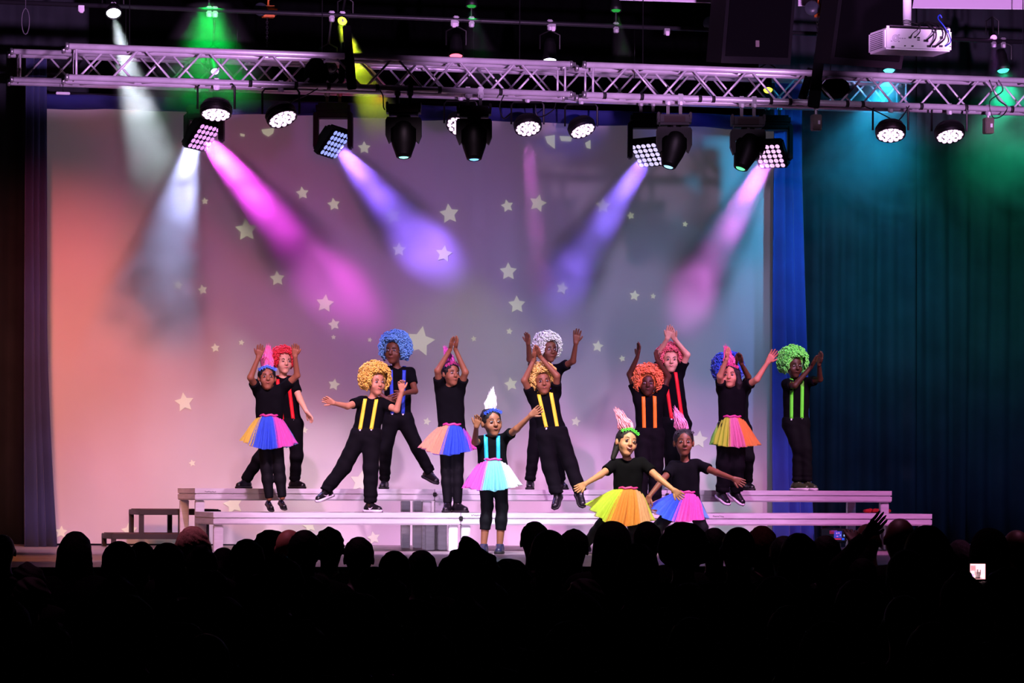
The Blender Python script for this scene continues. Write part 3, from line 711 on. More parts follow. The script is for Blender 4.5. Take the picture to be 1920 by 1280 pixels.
loudspeaker([(1374, -150), (1352, 118), (1482, 122), (1502, -150)], -3.2, 'big black loudspeaker at the top, left of the pair, small badge on its grille')
loudspeaker([(1592, -150), (1556, 120), (1690, 130), (1740, -150)], -3.2, 'big black loudspeaker, right of the pair, partly behind the white projector')
for k, (u, v) in enumerate(((1370, 16), (1584, 16))):
    pass
# white roller screens hanging down at the very top
scr = mat('upper_screen', '#c8b8cc', .8, 0, .03, 2, spec=.1)
def banner(ua, va, ub, vb, Y, label):
    a, b = atY(ua, va, Y), atY(ub, vb, Y); d = b - a
    t = thing('upper_screen', label, 'screen', (a + b) / 2, group='white screens at the top edge')
    A, B_ = -d / 2, d / 2; H = Vector((0, 0, .9)); D = Vector((0, .012, 0))
    MB().add([A, B_, B_ + H, A + H, A + D, B_ + D, B_ + H + D, A + H + D], [(0, 1, 2, 3), (7, 6, 5, 4), (0, 4, 5, 1), (1, 5, 6, 2), (2, 6, 7, 3), (3, 7, 4, 0)]).build('screen_sheet', scr, t)
    MB().tube([A + Vector((0, .006, 0)), B_ + Vector((0, .006, 0))], .007, 8).build('weight_bar', white_metal, t)
banner(1162, -1, 1357, 5, -1.2, 'thin lower edge of a white screen at the top, left of the loudspeakers')
banner(1497, 10, 1563, 11, -1.2, 'short piece of white screen showing between the two loudspeakers')
banner(1699, 14, 1980, 17, -1.2, 'white screen edge behind the projector pole at the top right')
# projector
PY = -6.0
pp = atY(1723, 74, PY); s = FPX / depth(pp)
t = thing('projector', 'white ceiling projector hanging on a white pole at the top right', 'projector', pp)
pw = mat('projector_shell', '#e6e0ea', .42, 0, .02, 5)
k = 1 / s
A = [Vector((x * k, 0, z * k)) for x, z in ((-63, 23), (-63, -17), (71, -17), (71, 23))]
Bk = [Vector((x * k * 1.0, .42, z * k)) for x, z in ((-112, 30), (-112, -31), (30, -31), (40, 30))]
R3 = Matrix.Rotation(-AY, 3, 'Z'); A = [R3 @ a for a in A]
E1 = R3 @ Vector((0, .30, 0)); D2 = [q + R3 @ Vector((0, .30, 0)) for q in A]
# box turned so that its vented left side and its underside show
yaw = Matrix.Rotation(math.radians(-9), 3, 'Z')
M = MB().box((0, .17, 0), (134 * k, .33, 40 * k), bev=.012); 
yaw = Matrix.Rotation(math.radians(1.5), 3, 'Z'); M.v = [tuple(yaw @ Vector(v)) for v in M.v]
M.build('case', pw, t)
Mi = yaw
vent_m = mat('vent_dark', '#5a5060', .6)
for j in range(9):
    MB().box(Mi @ Vector((-67 * k - .001, .17, (14 - j * 3.6) * k)), (.004, .24, 1.5 * k), Mi).build('vent_slat', vent_m, t)
port = mat('port_dark', '#17141a', .5)
for (x, z, a, b) in ((-28, -13, 3, 2), (-13, -13, 4, 2.4), (-1, 3, 5, 3), (-1, -1, 5, 2), (-18, 3, 5, 3), (-8, 4, 4, 3), (14, -2, 9, 4), (20, -12, 8, 4), (30, -12, 8, 4), (44, -11, 7, 4), (45, 5, 6, 5), (58, 17, 4, 5), (63, 4, 2, 2), (63, -11, 2, 2), (-52, -16, 6, 4)):
    MB().box(Mi @ Vector((x * k, -.002, z * k)), (a * k, .008, b * k), Mi, bev=.001).build('port', port, t)
rg = mat('print_grey', '#b0a4b8', .5)
for rr in (6, 3.4):
    MB().tube([Mi @ Vector((-47 * k + rr * k * math.cos(a * math.pi / 8), -.002, (1 + rr * math.sin(a * math.pi / 8)) * k)) for a in range(17)], .4 * k, 5, cap=False).build('button_ring', rg, t)
for (x, z) in ((-40, 7), (-40, -5), (-55, -5), (-38, 1), (-33, 1), (-28, 1)): MB().box(Mi @ Vector((x * k, -.001, z * k)), (3 * k, .003, 1.8 * k), Mi).build('button', rg, t)
for (x, z) in ((-60, 23), (62, 22)): MB().lathe([(0, 0), (3 * k, 0), (3 * k, 5 * k), (0, 5 * k)], 10, None, Mi @ Vector((x * k, .02, (z - 4) * k))).build('screw_foot', pw, t)
MB().box(Mi @ Vector((10 * k, .16, 27 * k)), (120 * k, .16, 2.0 * k), Mi).build('mount_plate', mat('mount_plate', '#3a2c3c', .5), t)
MB().tube([Mi @ Vector((-10 * k, .13, 28 * k)), Mi @ Vector((-10 * k, .13, 28 * k)) + Z3 * (6.7 - pp.z - 28 * k)], 8 * k, 20).build('pole', white_metal, t, smooth=True)
def pc(pts, m, r=1.1):
    P = [Mi @ Vector((x * k, y, z * k)) for x, y, z in pts]; Q = []
    for i in range(len(P) - 1):
        p0 = P[max(i - 1, 0)]; p1 = P[i]; p2 = P[i + 1]; p3 = P[min(i + 2, len(P) - 1)]
        for kk in range(5):
            tt = kk / 5; Q.append(.5 * ((2 * p1) + (p2 - p0) * tt + (2 * p0 - 5 * p1 + 4 * p2 - p3) * tt * tt + (3 * p1 - p0 - 3 * p2 + p3) * tt ** 3))
    Q.append(P[-1]); MB().tube(Q, r * k, 6).build('signal_cable', m, t, smooth=True)
cb = mat('black_cable', '#09080b', .4); bl = mat('blue_cable', '#142a90', .4)
pc([(13, -.01, -2), (24, -.05, 10), (30, -.05, 24), (20, .05, 34), (4, .1, 33)], cb, 1.4)
pc([(21, -.01, -12), (28, -.05, 2), (26, -.05, 18), (14, .03, 33)], cb, 1.6)
pc([(32, -.01, -12), (44, -.06, 0), (46, -.06, 16), (38, .0, 30), (24, .08, 36)], cb, 1.8)
pc([(52, -.01, -11), (58, -.05, -4), (55, -.05, 10), (44, -.05, 26), (36, -.02, 40), (42, 0, 48), (46, 0, 42)], bl, 1.3)
pc([(-8, -.01, 4), (-3, -.05, 14), (-8, -.04, 26), (-14, .06, 34)], cb, 1.0)
pc([(-16, -.01, 4), (-16, -.04, 10), (-4, -.04, 20), (6, .02, 32)], cb, .7)
for z in (32, 35, 38): MB().tube([Mi @ (Vector((-10 * k, .13, z * k)) + Vector((math.cos(a * math.pi / 6) * 9.5 * k, math.sin(a * math.pi / 6) * 9.5 * k, math.sin(a) * k))) for a in range(13)], .8 * k, 5, cap=False).build('signal_cable', cb, t, smooth=True)
# ---------------------------------------------------------------- bodies from signed distance fields
import openvdb
def _v(a): return np.array(tuple(a), dtype=np.float32)
class SDF:
    def __init__(s, vox): s.vox = vox; s.pr = []; s.cuts = []
    def rc(s, a, b, ra, rb, k=.012, sy=1.0, cut=None, sub=False):
        s.pr.append(('rc', _v(a), _v(b), ra, rb, k, sy, cut, sub)); return s
    def el(s, c, r, k=.012, R=None, sub=False):
        s.pr.append(('el', _v(c), _v(r), R, k, sub)); return s
    def box(s, c, h, rr, k=.01, R=None, sub=False):
        s.pr.append(('bx', _v(c), _v(h), rr, R, k, sub)); return s
    def cut(s, c, n): s.cuts.append((_v(c), _v(Vector(n).normalized()))); return s
    def bounds(s):
        lo = np.full(3, 1e9); hi = -lo
        for p in s.pr:
            if (p[0] == 'rc' and p[8]) or (p[0] == 'el' and p[5]) or (p[0] == 'bx' and p[6]): continue
            if p[0] == 'rc':
                m = max(p[3], p[4]) * max(1, p[6]); l = np.minimum(p[1], p[2]) - m; h = np.maximum(p[1], p[2]) + m
            elif p[0] == 'el': m = max(p[2]); l = p[1] - m; h = p[1] + m
            else: m = np.linalg.norm(p[2]) + p[3]; l = p[1] - m; h = p[1] + m
            lo = np.minimum(lo, l); hi = np.maximum(hi, h)
        return lo - .02, hi + .02
    def prim(s, p, X, Y, Z):
        if p[0] == 'rc':
            a, b, ra, rb, k, sy, cut, sub = p[1:]
            d = b - a; L2 = float(d @ d) + 1e-12
            x, y, z = X - a[0], Y - a[1], Z - a[2]
            t = np.clip((x * d[0] + y * d[1] + z * d[2]) / L2, 0, 1)
            q = np.sqrt((x - t * d[0]) ** 2 + ((y - t * d[1]) / sy) ** 2 + (z - t * d[2]) ** 2) - (ra + (rb - ra) * t)
            if cut is not None:
                for (c, n) in cut: q = np.maximum(q, (X - c[0]) * n[0] + (Y - c[1]) * n[1] + (Z - c[2]) * n[2])
            return q, k, sub
        if p[0] == 'el':
            c, r, R, k, sub = p[1:]
            x, y, z = X - c[0], Y - c[1], Z - c[2]
            if R is not None:
                M = np.array(R.transposed(), dtype=np.float32); x, y, z = M[0, 0] * x + M[0, 1] * y + M[0, 2] * z, M[1, 0] * x + M[1, 1] * y + M[1, 2] * z, M[2, 0] * x + M[2, 1] * y + M[2, 2] * z
            k0 = np.sqrt((x / r[0]) ** 2 + (y / r[1]) ** 2 + (z / r[2]) ** 2); k1 = np.sqrt((x / r[0] ** 2) ** 2 + (y / r[1] ** 2) ** 2 + (z / r[2] ** 2) ** 2) + 1e-6
            return k0 * (k0 - 1) / k1, k, sub
        c, h, rr, R, k, sub = p[1:]
        x, y, z = X - c[0], Y - c[1], Z - c[2]
        if R is not None:
            M = np.array(R.transposed(), dtype=np.float32); x, y, z = M[0, 0] * x + M[0, 1] * y + M[0, 2] * z, M[1, 0] * x + M[1, 1] * y + M[1, 2] * z, M[2, 0] * x + M[2, 1] * y + M[2, 2] * z
        qx, qy, qz = np.abs(x) - h[0], np.abs(y) - h[1], np.abs(z) - h[2]
        return np.sqrt(np.maximum(qx, 0) ** 2 + np.maximum(qy, 0) ** 2 + np.maximum(qz, 0) ** 2) + np.minimum(np.maximum(qx, np.maximum(qy, qz)), 0) - rr, k, sub
    def evalp(s, P):
        X, Y, Z = P[:, 0], P[:, 1], P[:, 2]; D = np.full(len(P), 1.0, dtype=np.float32)
        for p in s.pr:
            q, k, sub = s.prim(p, X, Y, Z)
            if sub: h = np.clip(.5 - .5 * (D + q) / k, 0, 1); D = D * (1 - h) - q * h + k * h * (1 - h)
            else: h = np.clip(.5 + .5 * (D - q) / k, 0, 1); D = D * (1 - h) + q * h - k * h * (1 - h)
        return D
    def mesh(s, name='m', wr=0.0, wf=38.0, adapt=0.0, seed=0.0):
        lo, hi = s.bounds(); v = s.vox; n = np.ceil((hi - lo) / v).astype(int) + 1
        ax = [lo[i] + v * np.arange(n[i], dtype=np.float32) for i in range(3)]
        D = np.full(n, .08, dtype=np.float32)
        for p in s.pr:
            if p[0] == 'rc': m = max(p[3], p[4]) * max(1, p[6]) + .05; l = np.minimum(p[1], p[2]) - m; h = np.maximum(p[1], p[2]) + m
            elif p[0] == 'el': m = max(p[2]) + .05; l = p[1] - m; h = p[1] + m
            else: m = np.linalg.norm(p[2]) + p[3] + .05; l = p[1] - m; h = p[1] + m
            i0 = np.clip(((l - lo) / v).astype(int), 0, n - 1); i1 = np.clip(((h - lo) / v).astype(int) + 2, 1, n)
            sl = tuple(slice(i0[i], i1[i]) for i in range(3))
            X = ax[0][sl[0]][:, None, None]; Y = ax[1][sl[1]][None, :, None]; Z = ax[2][sl[2]][None, None, :]
            q, k, sub = s.prim(p, X, Y, Z); d = D[sl]
            if sub: hh = np.clip(.5 - .5 * (d + q) / k, 0, 1); D[sl] = d * (1 - hh) - q * hh + k * hh * (1 - hh)
            else: hh = np.clip(.5 + .5 * (d - q) / k, 0, 1); D[sl] = d * (1 - hh) + q * hh - k * hh * (1 - hh)
        X = ax[0][:, None, None]; Y = ax[1][None, :, None]; Z = ax[2][None, None, :]
        if wr:
            D += wr * (np.sin(wf * (X * .9 + Z * .8) + 3 * np.sin(17 * Z + 9 * Y + seed) + seed) * np.sin(wf * .6 * (Z - X * .5) + 2.2 * np.sin(13 * X + seed * 2)) + .5 * np.sin(wf * 1.7 * (Z + .4 * X) + 3 * np.sin(11 * X + seed)))
        for (c, nn) in s.cuts: D = np.maximum(D, (X - c[0]) * nn[0] + (Y - c[1]) * nn[1] + (Z - c[2]) * nn[2])
        g = openvdb.FloatGrid(.08); g.copyFromArray(D)
        pts, tri, quad = g.convertToPolygons(isovalue=0.0, adaptivity=adapt)
        pts = pts * v + lo
        me = bpy.data.meshes.new(name)
        nt_, nq = len(tri), len(quad)
        me.vertices.add(len(pts)); me.vertices.foreach_set('co', pts.astype(np.float32).ravel())
        me.loops.add(nt_ * 3 + nq * 4); me.polygons.add(nt_ + nq)
        me.loops.foreach_set('vertex_index', np.concatenate([tri[:, ::-1].ravel(), quad[:, ::-1].ravel()]).astype(np.int32))
        me.polygons.foreach_set('loop_start', np.concatenate([np.arange(nt_) * 3, nt_ * 3 + np.arange(nq) * 4]).astype(np.int32))
        me.polygons.foreach_set('use_smooth', [True] * (nt_ + nq))
        me.update(calc_edges=True); me.validate()
        return me
def join_into(me, mb):
    """append MB geometry to a mesh datablock"""
    bm = bmesh.new(); bm.from_mesh(me)
    vs = [bm.verts.new(v) for v in mb.v]
    for f in mb.f:
        try: bm.faces.new([vs[i] for i in f]).smooth = True
        except ValueError: pass
    bm.to_mesh(me); bm.free()

SKIN = {'dark': '#4a2a1e', 'brown': '#6b3f2b', 'medium': '#8d5a3f', 'tan': '#c08a68', 'light': '#e0ac8c'}
def skin_mat(t): return mat('skin_' + t, SKIN[t], .5, 0, .06, 14, .04, 90, spec=.35)
tee = mat('black_cotton', '#08080c', .9, 0, .15, 25, .15, 300, spec=.08)
trouser = mat('black_trouser_cloth', '#0a090e', .85, 0, .2, 25, .2, 260, spec=.1)
legging = mat('black_legging', '#08090e', .75, 0, .1, 25, .1, 200, spec=.15)
shoe_m = mat('black_shoe_leather', '#131016', .35, 0, .1, 12)
white_sole = mat('white_sole', '#e8dcea', .5)
black_sole = mat('dark_sole', '#171216', .7)
eye_white = mat('eye_white', '#a8a09e', .4); iris_m = mat('iris_dark', '#120a08', .2)
hair_black = mat('dark_hair', '#120c0c', .55, 0, .2, 60, .5, 220, spec=.4)
brow_m = mat('brow_hair', '#130c0a', .8)
LIP = {k: mat('lip_' + k, c, .4) for k, c in (('dark', '#5a2a26'), ('brown', '#7a3d34'), ('medium', '#9a5548'), ('tan', '#b8635a'), ('light', '#c86a64'))}

# shoes (shared meshes), toe towards +x, sole at z=0, ankle over the origin
def shoe_meshes():
    out = {}
    for kind in ('sneaker', 'boot', 'flat'):
        s = SDF(.0055)
        if kind == 'flat':
            s.rc((-.03, 0, .022), (.10, 0, .016), .025, .024, .02, 1.0).el((.02, 0, .055), (.045, .022, .03), .008, sub=True)
            s.el((.112, 0, .034), (.012, .020, .009), .006)
        else:
            s.rc((-.035, 0, .036), (.11, 0, .026), .034, .030, .02).rc((-.01, 0, .045), (-.01, 0, .085 if kind == 'boot' else .07), .034, .033, .02)
            s.rc((.0, 0, .07), (.075, 0, .04), .022, .022, .02)
            for k in range(3): s.box((.028 + .02 * k, 0, .078 - .012 * k), (.003, .02, .002), .003, .004)
        s.cut((0, 0, .010), (0, 0, -1))
        if kind != 'flat': s.cut((0, 0, .098 if kind == 'boot' else .085), (0, 0, 1))
        so = MB()
        w = .038 if kind != 'flat' else .028
        poly = [(-.07, 0), (-.066, -w * .7), (-.04, -w * .95), (.02, -w * .85), (.08, -w * 1.05), (.125, -w * .85), (.146, 0), (.125, w * .85), (.08, w * 1.05), (.02, w * .85), (-.04, w * .95), (-.066, w * .7)]
        h = .024 if kind == 'sneaker' else (.020 if kind == 'boot' else .010)
        m = len(poly); vs = [(x, y, 0) for x, y in poly] + [(x * 1.02, y * 1.04, h * .6) for x, y in poly] + [(x * .98, y * .96, h) for x, y in poly]
        fs = [tuple(range(m - 1, -1, -1)), tuple(range(2 * m, 3 * m))] + [(j * m + k, j * m + (k + 1) % m, (j + 1) * m + (k + 1) % m, (j + 1) * m + k) for j in range(2) for k in range(m)]
        so.add(vs, fs)
        out[kind] = (s.mesh('shoe'), so.me('sole', True))
    return out
SHOES = shoe_meshes()
swoosh = MB().add([(.0, 0, 0), (.012, 0, -.012), (.03, 0, -.008), (.065, 0, .016), (.032, 0, .002), (.018, 0, -.001), (.010, 0, .004), (0, 0, 0)], [tuple(range(8))]).me('mark')

def wig_mesh(seed, R=.13, droop=0.0):
    """tight ring curls over a noisy cap; face opening towards -y"""
    rnd = random.Random(seed); mb = MB()
    bm = bmesh.new(); bmesh.ops.create_icosphere(bm, subdivisions=3, radius=1)
    for v in bm.verts:
        k = 1 + .1 * noise.noise(v.co * 5 + Vector((seed, 0, 0)))
        v.co = Vector((v.co.x * R * .80 * k, v.co.y * R * .70 * k + .035, v.co.z * R * .80 * k + .012))
    bm.verts.index_update(); mb.add([v.co.copy() for v in bm.verts], [[v.index for v in f.verts] for f in bm.faces]); bm.free()
    N = 1150; ga = math.pi * (3 - math.sqrt(5))
    for i in range(N):
        z = 1 - 2 * (i + .5) / N; r = math.sqrt(1 - z * z); th = ga * i
        d = Vector((r * math.cos(th), r * math.sin(th), z))
        if z < -.72: continue
        if d.y < -.25 and z < .42 and abs(d.x) < .62 - .25 * max(0, z): continue          # face opening
        rr = R * (1 + rnd.uniform(-.13, .08))
        c = Vector((d.x * rr, d.y * rr * .92 + .02, d.z * rr + .005))
        if d.y < 0 and z < .42: c.x *= .95
        a = d.orthogonal().normalized(); a.rotate(Matrix.Rotation(rnd.uniform(0, 6.28), 3, d)); b = d.cross(a); b = (b + d * rnd.uniform(-.9, .9)).normalized()
        q = rnd.uniform(.0065, .0115); n1, n2, tr = 6, 4, q * .5
        vs = []; fs = []
        for j in range(n1):
            t = 2 * math.pi * j / n1; cc = c + (a * math.cos(t) + b * math.sin(t)) * q; rd = (a * math.cos(t) + b * math.sin(t)); ax_ = a.cross(b)
            for k in range(n2):
                u = 2 * math.pi * k / n2; vs.append(cc + (rd * math.cos(u) + ax_ * math.sin(u)) * tr)
        for j in range(n1):
            for k in range(n2): fs.append((j * n2 + k, ((j + 1) % n1) * n2 + k, ((j + 1) % n1) * n2 + (k + 1) % n2, j * n2 + (k + 1) % n2))
        mb.add(vs, fs)
    return mb.me('wig', True)
WIGS = [wig_mesh(1), wig_mesh(2)]
def wig_mat(n, c): return mat('wig_' + n, c, .45, 0, .22, 30, spec=.5, sheen=.3, trans=.0)
def plume_mesh(seed, h=.21, w=.062, lean=(0, 0)):
    rnd = random.Random(seed); mb = MB()
    for i in range(420):
        a = rnd.uniform(0, 6.28); r = w * math.sqrt(rnd.random()) * .8; b = Vector((r * math.cos(a), r * math.sin(a) * .7, 0))
        H = h * (1.08 - .75 * (r / w) * rnd.uniform(.5, 1.1)) * rnd.uniform(.75, 1.05)
        out = rnd.uniform(-.3, 1.3)
        f = Vector((rnd.uniform(-1, 1), rnd.uniform(-1, 1), 0)) * .016
        tip = Vector((lean[0] + b.x * .42 * out + rnd.uniform(-.02, .02), b.y * .4 * out, H))
        mid = b * rnd.uniform(.8, 1.25) + f + Vector((lean[0] * .2, 0, H * .42))
        m2 = mid.lerp(tip, .6) + Vector((rnd.uniform(-.012, .012), rnd.uniform(-.01, .01), 0))
        mb.tube([b, mid, m2, tip], [.003, .0042, .003, .0006], 3, cap=False)
    return mb.me('plume', True)
PLUMES = [plume_mesh(3), plume_mesh(8, .2, .056)]
flower_mesh = MB()
_r = random.Random(4)
for k in range(7):
    for j in range(5):
        a = j * 1.2566; c = Vector((-.066 + .022 * k, -.012 * math.cos((k - 3) * .5), -.012 * abs(k - 3) ** 1.3 * .5))
        flower_mesh.box(c + Vector((math.cos(a) * .009, -.004, math.sin(a) * .009)), (.013, .005, .008), Matrix.Rotation(-a, 3, 'Y'), bev=.002)
FLOWER = flower_mesh.me('flowers')

tulle_mats = {}
TUL = {'yellow': '#ffe468', 'lime': '#dcff58', 'green': '#9aff78', 'blue': '#4a74ff', 'lightblue': '#80b8ff', 'magenta': '#ff70d4', 'pink': '#ff9ac8', 'peach': '#ffc498', 'orange': '#ffac58', 'cyan': '#98f0ff', 'white': '#f6faf6', 'aqua': '#a8f8d4', 'violet': '#b070f0', 'red': '#f06878'}
def tulle(c): return mat('tulle_' + c, TUL[c], .7, 0, .12, 18, spec=.1, trans=.30, stretch=(6, 6, .8))

def child(name_label, base, Y, J, skin='brown', supz=None, wig=None, hair=None, plume=None, susp=None, tutu=None, legs='trousers', shoes='sneaker', sole='white', smile=False,
          head=(0, 0, 0), hs=1.0, hand=((0, 0), (0, 0)), sy=-1, arm=(-1, -1), band='#3a6ae8', extra=None, seed=0.0, shoecol=None, air=False, bs=1.0):
    """J: dict of joints in picture pixels (u, v[, depth metres]); frame: x right, y away from camera, z up"""
    u0, v0 = base; P0 = atY(u0, v0, Y)
    if supz is not None: P0.z = supz
    s = FPX / depth(P0)
    t = thing('person', name_label, 'person', P0, -AY, group='children dancing on stage')
    def L(k, dflt=0.0):
        q = J[k]; return Vector(((q[0] - u0) / s, q[2] if len(q) > 2 else dflt, (v0 - q[1]) / s))
    def solve(a, k, length, sign):
        """give joint k a depth so the limb from a keeps its length"""
        q = J[k]; p = Vector(((q[0] - u0) / s, 0, (v0 - q[1]) / s))
        if len(q) > 2: p.y = q[2]; return p
        l = math.hypot(p.x - a.x, p.z - a.z); p.y = a.y + sign * min(math.sqrt(max(0, length * length - l * l)), .75 * length); return p
    hd = L('head', -.02); shl, shr = L('sl'), L('sr'); hl, hr = L('hl'), L('hr')
    nk = (shl + shr) / 2 + Vector((0, .0, .02))
    el, er = solve(shl, 'el', .19 * bs, arm[0]), solve(shr, 'er', .19 * bs, arm[1])
    wl, wr = solve(el, 'wl', .17 * bs, arm[0]), solve(er, 'wr', .17 * bs, arm[1])
    tl, tr = L('tl', 99), L('tr', 99)
    for (tt, ww) in ((tl, wl), (tr, wr)):
        if tt.y > 90: tt.y = ww.y - .01
    kl, kr = solve(hl, 'kl', .25 * bs, -1), solve(hr, 'kr', .25 * bs, -1)
    al, ar = solve(kl, 'al', .23 * bs, 1), solve(kr, 'ar', .23 * bs, 1)
    for an, key in ((al, 'fl'), (ar, 'fr')):
        if (air is False) or (isinstance(air, str) and key not in air): an.z = .078
    yaw, pit, rol = [math.radians(a) for a in head]
    HR = Matrix.Rotation(yaw, 3, 'Z') @ Matrix.Rotation(rol, 3, 'Y') @ Matrix.Rotation(pit, 3, 'X')
    hs_ = hs
    def h(x, y, z): return hd + HR @ (Vector((x, y, z)) * hs_)
    B = SDF(.0068)
    # torso
    ax = (shr - shl); chest = (shl + shr) / 2 - Vector((0, 0, .045)); pel = (hl + hr) / 2 + Vector((0, 0, .02))
    sx = ax.normalized() * .042
    wst = (hr - hl).normalized() * .036
    tor = [(pel - wst, chest - sx, .060, .066), (pel + wst, chest + sx, .060, .066)]
    for a, b, ra, rb in tor: B.rc(a, b, ra, rb, .03, .82)
    B.rc(hl, hr, .062, .062, .03, .9)
    B.rc(shl, shr, .036, .036, .03, .9)
    B.rc(nk - Vector((0, 0, .03)), h(0, .012, -.05), .034, .031, .02)
    # head
    B.el(h(0, .012, .022), Vector((.070, .086, .082)) * hs_, .015, HR)
    B.el(h(0, -.020, -.042), Vector((.053, .058, .060)) * hs_, .025, HR)
    B.el(h(0, -.052, -.088), Vector((.024, .020, .016)) * hs_, .02, HR)
    for sg in (-1, 1):
        B.el(h(sg * .034, -.050, -.030), Vector((.024, .022, .024)) * hs_, .018, HR)
        B.el(h(sg * .072, .010, -.008), Vector((.011, .019, .028)) * hs_, .006, HR)
        B.el(h(sg * .029, -.088, .006), Vector((.017, .014, .012)) * hs_, .008, HR, sub=True)
    B.rc(h(0, -.072, .012), h(0, -.088, -.020), .008 * hs_, .012 * hs_, .008)
    for sg in (-1, 1): B.el(h(sg * .011, -.080, -.023), Vector((.008, .009, .007)) * hs_, .005, HR)
    B.el(h(0, -.070, -.050), Vector((.022, .010, .010)) * hs_, .008, HR)
    # limbs
    for a, e, w_, tp in ((shl, el, wl, tl), (shr, er, wr, tr)):
        B.rc(a, e, .034, .026, .018); B.rc(e, w_, .0265, .0175, .012)
    for a, k, an in ((hl, kl, al), (hr, kr, ar)):
        B.rc(a, k, .060, .040, .02); B.rc(k, k.lerp(an, .35), .040, .040, .015); B.rc(k.lerp(an, .35), an, .038, .025, .015)
    # hands
    F = MB()
    for i, (w_, tp) in enumerate(((wl, tl), (wr, tr))):
        d = (tp - w_); ln = max(.105, min(d.length, .135)); d.normalize()
        turn, cup = hand[i][0], hand[i][1]
        nrm = Vector((0, -1, 0)); nrm = (nrm - d * nrm.dot(d)).normalized()
        nrm = Matrix.Rotation(math.radians(turn), 3, d) @ nrm
        side = d.cross(nrm)                                       # across the palm
        thumb = -1 if i == 0 else 1
        if len(hand[i]) > 2: thumb *= hand[i][2]
        pl = ln * .5
        K = [w_ + d * pl * (1.0 - .06 * abs(j - 1)) + side * (j - 1.5) * .0155 for j in range(4)]
        for j in range(4): B.rc(w_ + side * (j - 1.5) * .007, K[j], .0125, .0105, .006)
        fl = [.85, 1.0, .95, .75]
        if thumb > 0: fl = fl[::-1]
        for j in range(4):
            sp_ = (j - 1.5) * .10; f0 = (d + side * sp_).normalized(); l = ln * .46 * fl[j]; c0 = math.radians(8 + cup * .5)
            p0 = K[j] - f0 * .012; p1 = K[j] + f0 * l * .45
            f1 = (f0 * math.cos(c0) + nrm * math.sin(c0)); p2 = p1 + f1 * l * .32
            f2 = (f0 * math.cos(c0 * 2.2) + nrm * math.sin(c0 * 2.2)); p3 = p2 + f2 * l * .27
            F.tube([p0, K[j], p1, p2, p3, p3 + f2 * .004], [.0085, .0085, .0078, .0070, .0055, .002], 8)
        tb = w_ + d * pl * .28 + side * thumb * .016; td = (d * .75 + side * thumb * .75 + nrm * .25).normalized()
        F.tube([tb - td * .01, tb + td * .02, tb + td * .036 + d * .004, tb + td * .048 + d * .012, tb + td * .050 + d * .016], [.010, .0095, .008, .0065, .002], 8)
    if legs == 'capri': pass
    me = B.mesh('body'); join_into(me, F)
    body = link('body', me, skin_mat(skin), t)
    # face
    for sg in (-1, 1):
        bm = bmesh.new(); bmesh.ops.create_uvsphere(bm, u_segments=12, v_segments=8, radius=1); em = bpy.data.meshes.new('eye'); bm.to_mesh(em); bm.free()
        em.polygons.foreach_set('use_smooth', [True] * len(em.polygons))
        e = link('eye', em, eye_white, t); e.matrix_local = Matrix.Translation(h(sg * .029, -.0735, .006)) @ HR.to_4x4() @ Matrix.Diagonal((.0122 * hs_, .009 * hs_, .0062 * hs_, 1))
        ir = link('iris', em.copy(), None, e); ir.data.materials.clear(); ir.data.materials.append(iris_m)
        ir.location = (0, -.62, 0.05); ir.scale = (.5, .5, .82)
        MB().tube([h(sg * .014, -.083, .024), h(sg * .029, -.083, .029), h(sg * .044, -.072, .025)], [.0025 * hs_, .0032 * hs_, .0018 * hs_], 5).build('eyebrow', brow_m, t, smooth=True)
    if smile:
        MB().tube([h(-.026, -.070, -.040), h(-.013, -.082, -.049), h(0, -.085, -.052), h(.013, -.082, -.049), h(.026, -.070, -.040)], [.002, .0055, .0065, .0055, .002], 6).build('lips', LIP[skin], t, smooth=True)
        MB().tube([h(-.017, -.081, -.0455), h(0, -.0895, -.050), h(.017, -.081, -.0455)], [.001, .0034, .001], 6).build('teeth', mat('teeth', '#f0ece8', .3), t, smooth=True)
    else: MB().tube([h(-.021, -.072, -.050), h(-.01, -.0805, -.0485), h(0, -.082, -.050), h(.01, -.0805, -.0485), h(.021, -.072, -.050)], [.002, .0042, .0046, .0042, .002], 6).build('lips', LIP[skin], t, smooth=True)
    # shirt
    S = SDF(.0085)
    tuck = 0.0 if tutu is None else .02
    for a, b, ra, rb in tor: S.rc(a, b, ra + .012, rb + .013, .03, .86)
    S.rc(hl + Vector((0, 0, .03)), hr + Vector((0, 0, .03)), .062, .062, .03, .9)
    S.rc(shl, shr, .044, .044, .03, .92)
    for a, e in ((shl, el), (shr, er)):
        d = (e - a); q = a + d * .62; dn = d.normalized()
        S.rc(a, q + dn * .03, .043, .046, .02, 1.0, cut=[(_v(q), _v(dn))])
    S.rc(nk + Vector((0, 0, .035)), nk + Vector((0, -.06, .05)), .036, .036, .008, sub=True)
    S.cut(pel + Vector((0, 0, -.012 if tutu is None else -.03)), (0, 0, -1))
    link('t_shirt', S.mesh('shirt', .0022, 30, seed=seed), tee, t)
    # trousers or leggings
    T = SDF(.0085)
    if legs == 'trousers': r0, r1, r2, ex = .074, .056, .043, .0
    elif legs == 'wide': r0, r1, r2, ex = .078, .064, .052, 0
    else: r0, r1, r2, ex = .067, .047, .033, 0
    T.rc(hl + Vector((0, 0, .0)), hr + Vector((0, 0, .0)), r0 * .98, r0 * .98, .03, .92)
    for a, b, ra, rb in tor: T.rc(a, a.lerp(b, .12), ra + .018, ra + .016, .03, .88)
